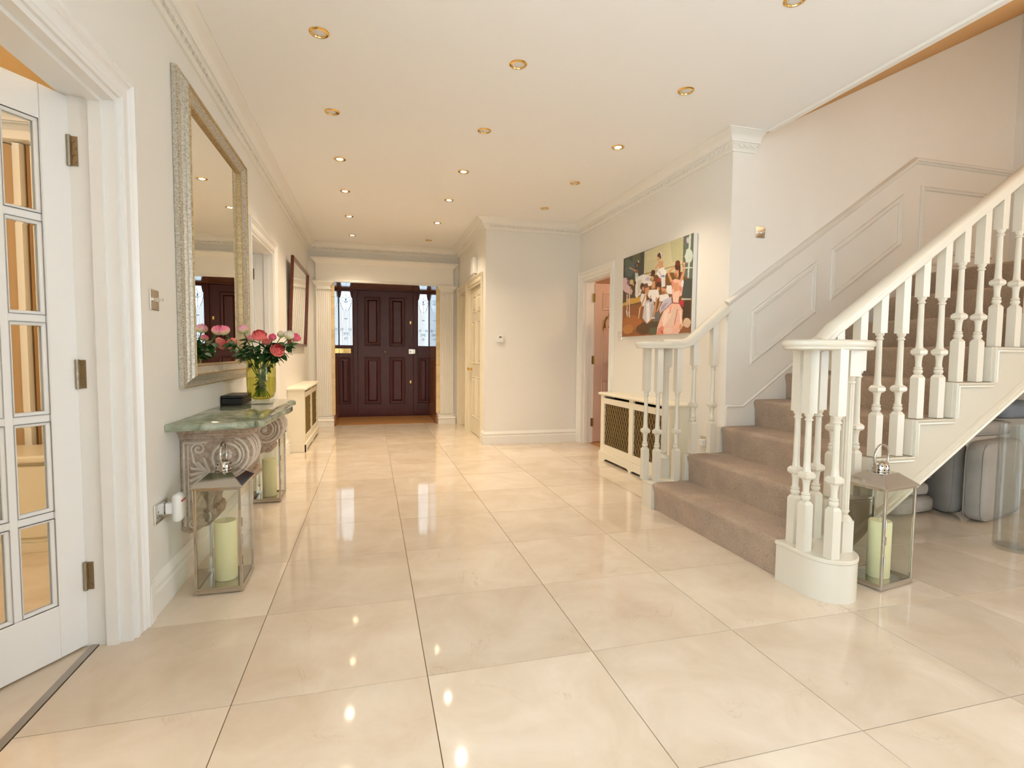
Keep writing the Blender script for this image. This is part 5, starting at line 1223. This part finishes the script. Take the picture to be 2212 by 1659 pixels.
def drape(x0_, x1_, y_, z0_, z1_, label, m):
    n = 60; pts = []
    for k in range(n+1): pts.append((x0_+(x1_-x0_)*k/n, y_+.028*math.sin(k*.95)+.010*math.sin(k*2.3)))
    back = [(x, y+.006) for x, y in pts[::-1]]
    return tag(MB().prism(pts+back, mXY(0), z0_, z1_).build('curtain', m, smooth=50), label, 'curtain', 'sitting room curtains')
drape(-2.02,-1.20,3.90,.02,2.36,'striped cream curtain on the wall behind the french door', CURT)
drape(-2.95,-2.03,3.90,.02,2.36,'second striped curtain hanging further along behind the french door', CURT)
tag(MB().box(-3.2,-1.12,3.83,4.0,2.365,2.42).build('pelmet', TRIM, bevel=.006), 'white pelmet board over the sitting room curtains', 'pelmet')
sb = thing('sideboard', 'low cream sideboard with moulded top seen through the french door', 'sideboard', (-1.75,3.55,0))
MB().box(-2.35,-1.2,3.42,3.78,.05,.50).build('body', DOORC, sb, bevel=.004); MB().box(-2.40,-1.15,3.38,3.80,.50,.54).build('top', DOORC, sb, bevel=.012); MB().box(-2.37,-1.18,3.40,3.79,0,.05).build('plinth', DOORC, sb)
for k in range(3): 
    xa = -2.33+k*.38; o = MB().box(xa,xa+.36,3.408,3.42,.08,.48).build('cupboard_door', DOORC, sb, bevel=.004); MB().sphere((xa+.32,3.400,.30), .012, 8, 6).build('knob', BRASS, o, smooth=60)
def room_lamp(x, y, z, energy, col, label):
    r = thing('ceiling_lamp', label, 'lamp', (x,y,z))
    MB().lathe([(.05,0),(.05,-.015),(.012,-.02),(.012,-.10)], (x,y,z), 16).build('stem', BRASS, r, smooth=40)
    MB().lathe([(.012,-.10),(.09,-.115),(.125,-.16),(.11,-.21),(.06,-.245),(0,-.25)], (x,y,z), 20).build('globe', mat('lamp_globe', (255,240,210), .3, emit=(255,214,150), estr=6), r, smooth=50)
    l = bpy.data.lights.new('lamp_light', 'POINT'); l.energy = energy; l.color = col; l.shadow_soft_size = .14
    o = bpy.data.objects.new('lamp_light', l); COL.objects.link(o); o.location = (x,y,z-.34)
room_lamp(-2.7, 1.9, 2.6, 74, (1,.92,.80), 'globe pendant lamp on the sitting room ceiling')
# room behind the second left doorway: cool and dim
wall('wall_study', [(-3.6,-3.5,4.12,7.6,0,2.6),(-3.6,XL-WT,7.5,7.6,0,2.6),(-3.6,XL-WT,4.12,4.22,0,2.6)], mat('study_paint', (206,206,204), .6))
struct(MB().box(-3.5,-1.032,4.22,7.5,-.06,-.001).build('floor_study', CARPET)); struct(MB().box(-3.6,XL-WT,4.12,7.6,2.6,2.7).build('ceiling_study', CEIL))
room_lamp(-2.5, 5.9, 2.6, 40, (1,.92,.82), 'globe pendant lamp added on the study ceiling for light')  # unseen lamp, put in to give the study some light
# room behind the pink door
wall('wall_pink_room', [(XE,XE+.1,YD+WT,7.6,0,2.6),(XC+WT,XE,7.5,7.6,0,2.6),(XC+WT-.06,XC+WT,YB+WT,7.6,0,2.6)], mat('blush_paint', (226,196,178), .6))
struct(MB().box(XC+WT,XE,YD+WT,7.5,-.06,-.001).build('floor_pink_room', mat('terracotta_carpet', (190,140,112), .9, bump=.4, bscale=300)));
struct(MB().box(XC+WT-.06,XE+.1,YD+WT,7.6,2.6,2.7).build('ceiling_pink_room', mat('blush_ceiling', (236,206,170), .7)))
struct(MB().box(XC-.1,XC+.3,5.3,6.2,-.05,-.0005).build('floor_threshold_pink', mat('oak_sill', (190,142,92), .5)))
room_lamp(4.0, 5.1, 2.6, 40, (1,.72,.46), 'globe pendant lamp on the blush room ceiling')
# upper landing lamp over the stairwell
room_lamp(4.75, -.2, 3.60, 40, (1,.64,.32), 'globe pendant lamp hanging in the stairwell')
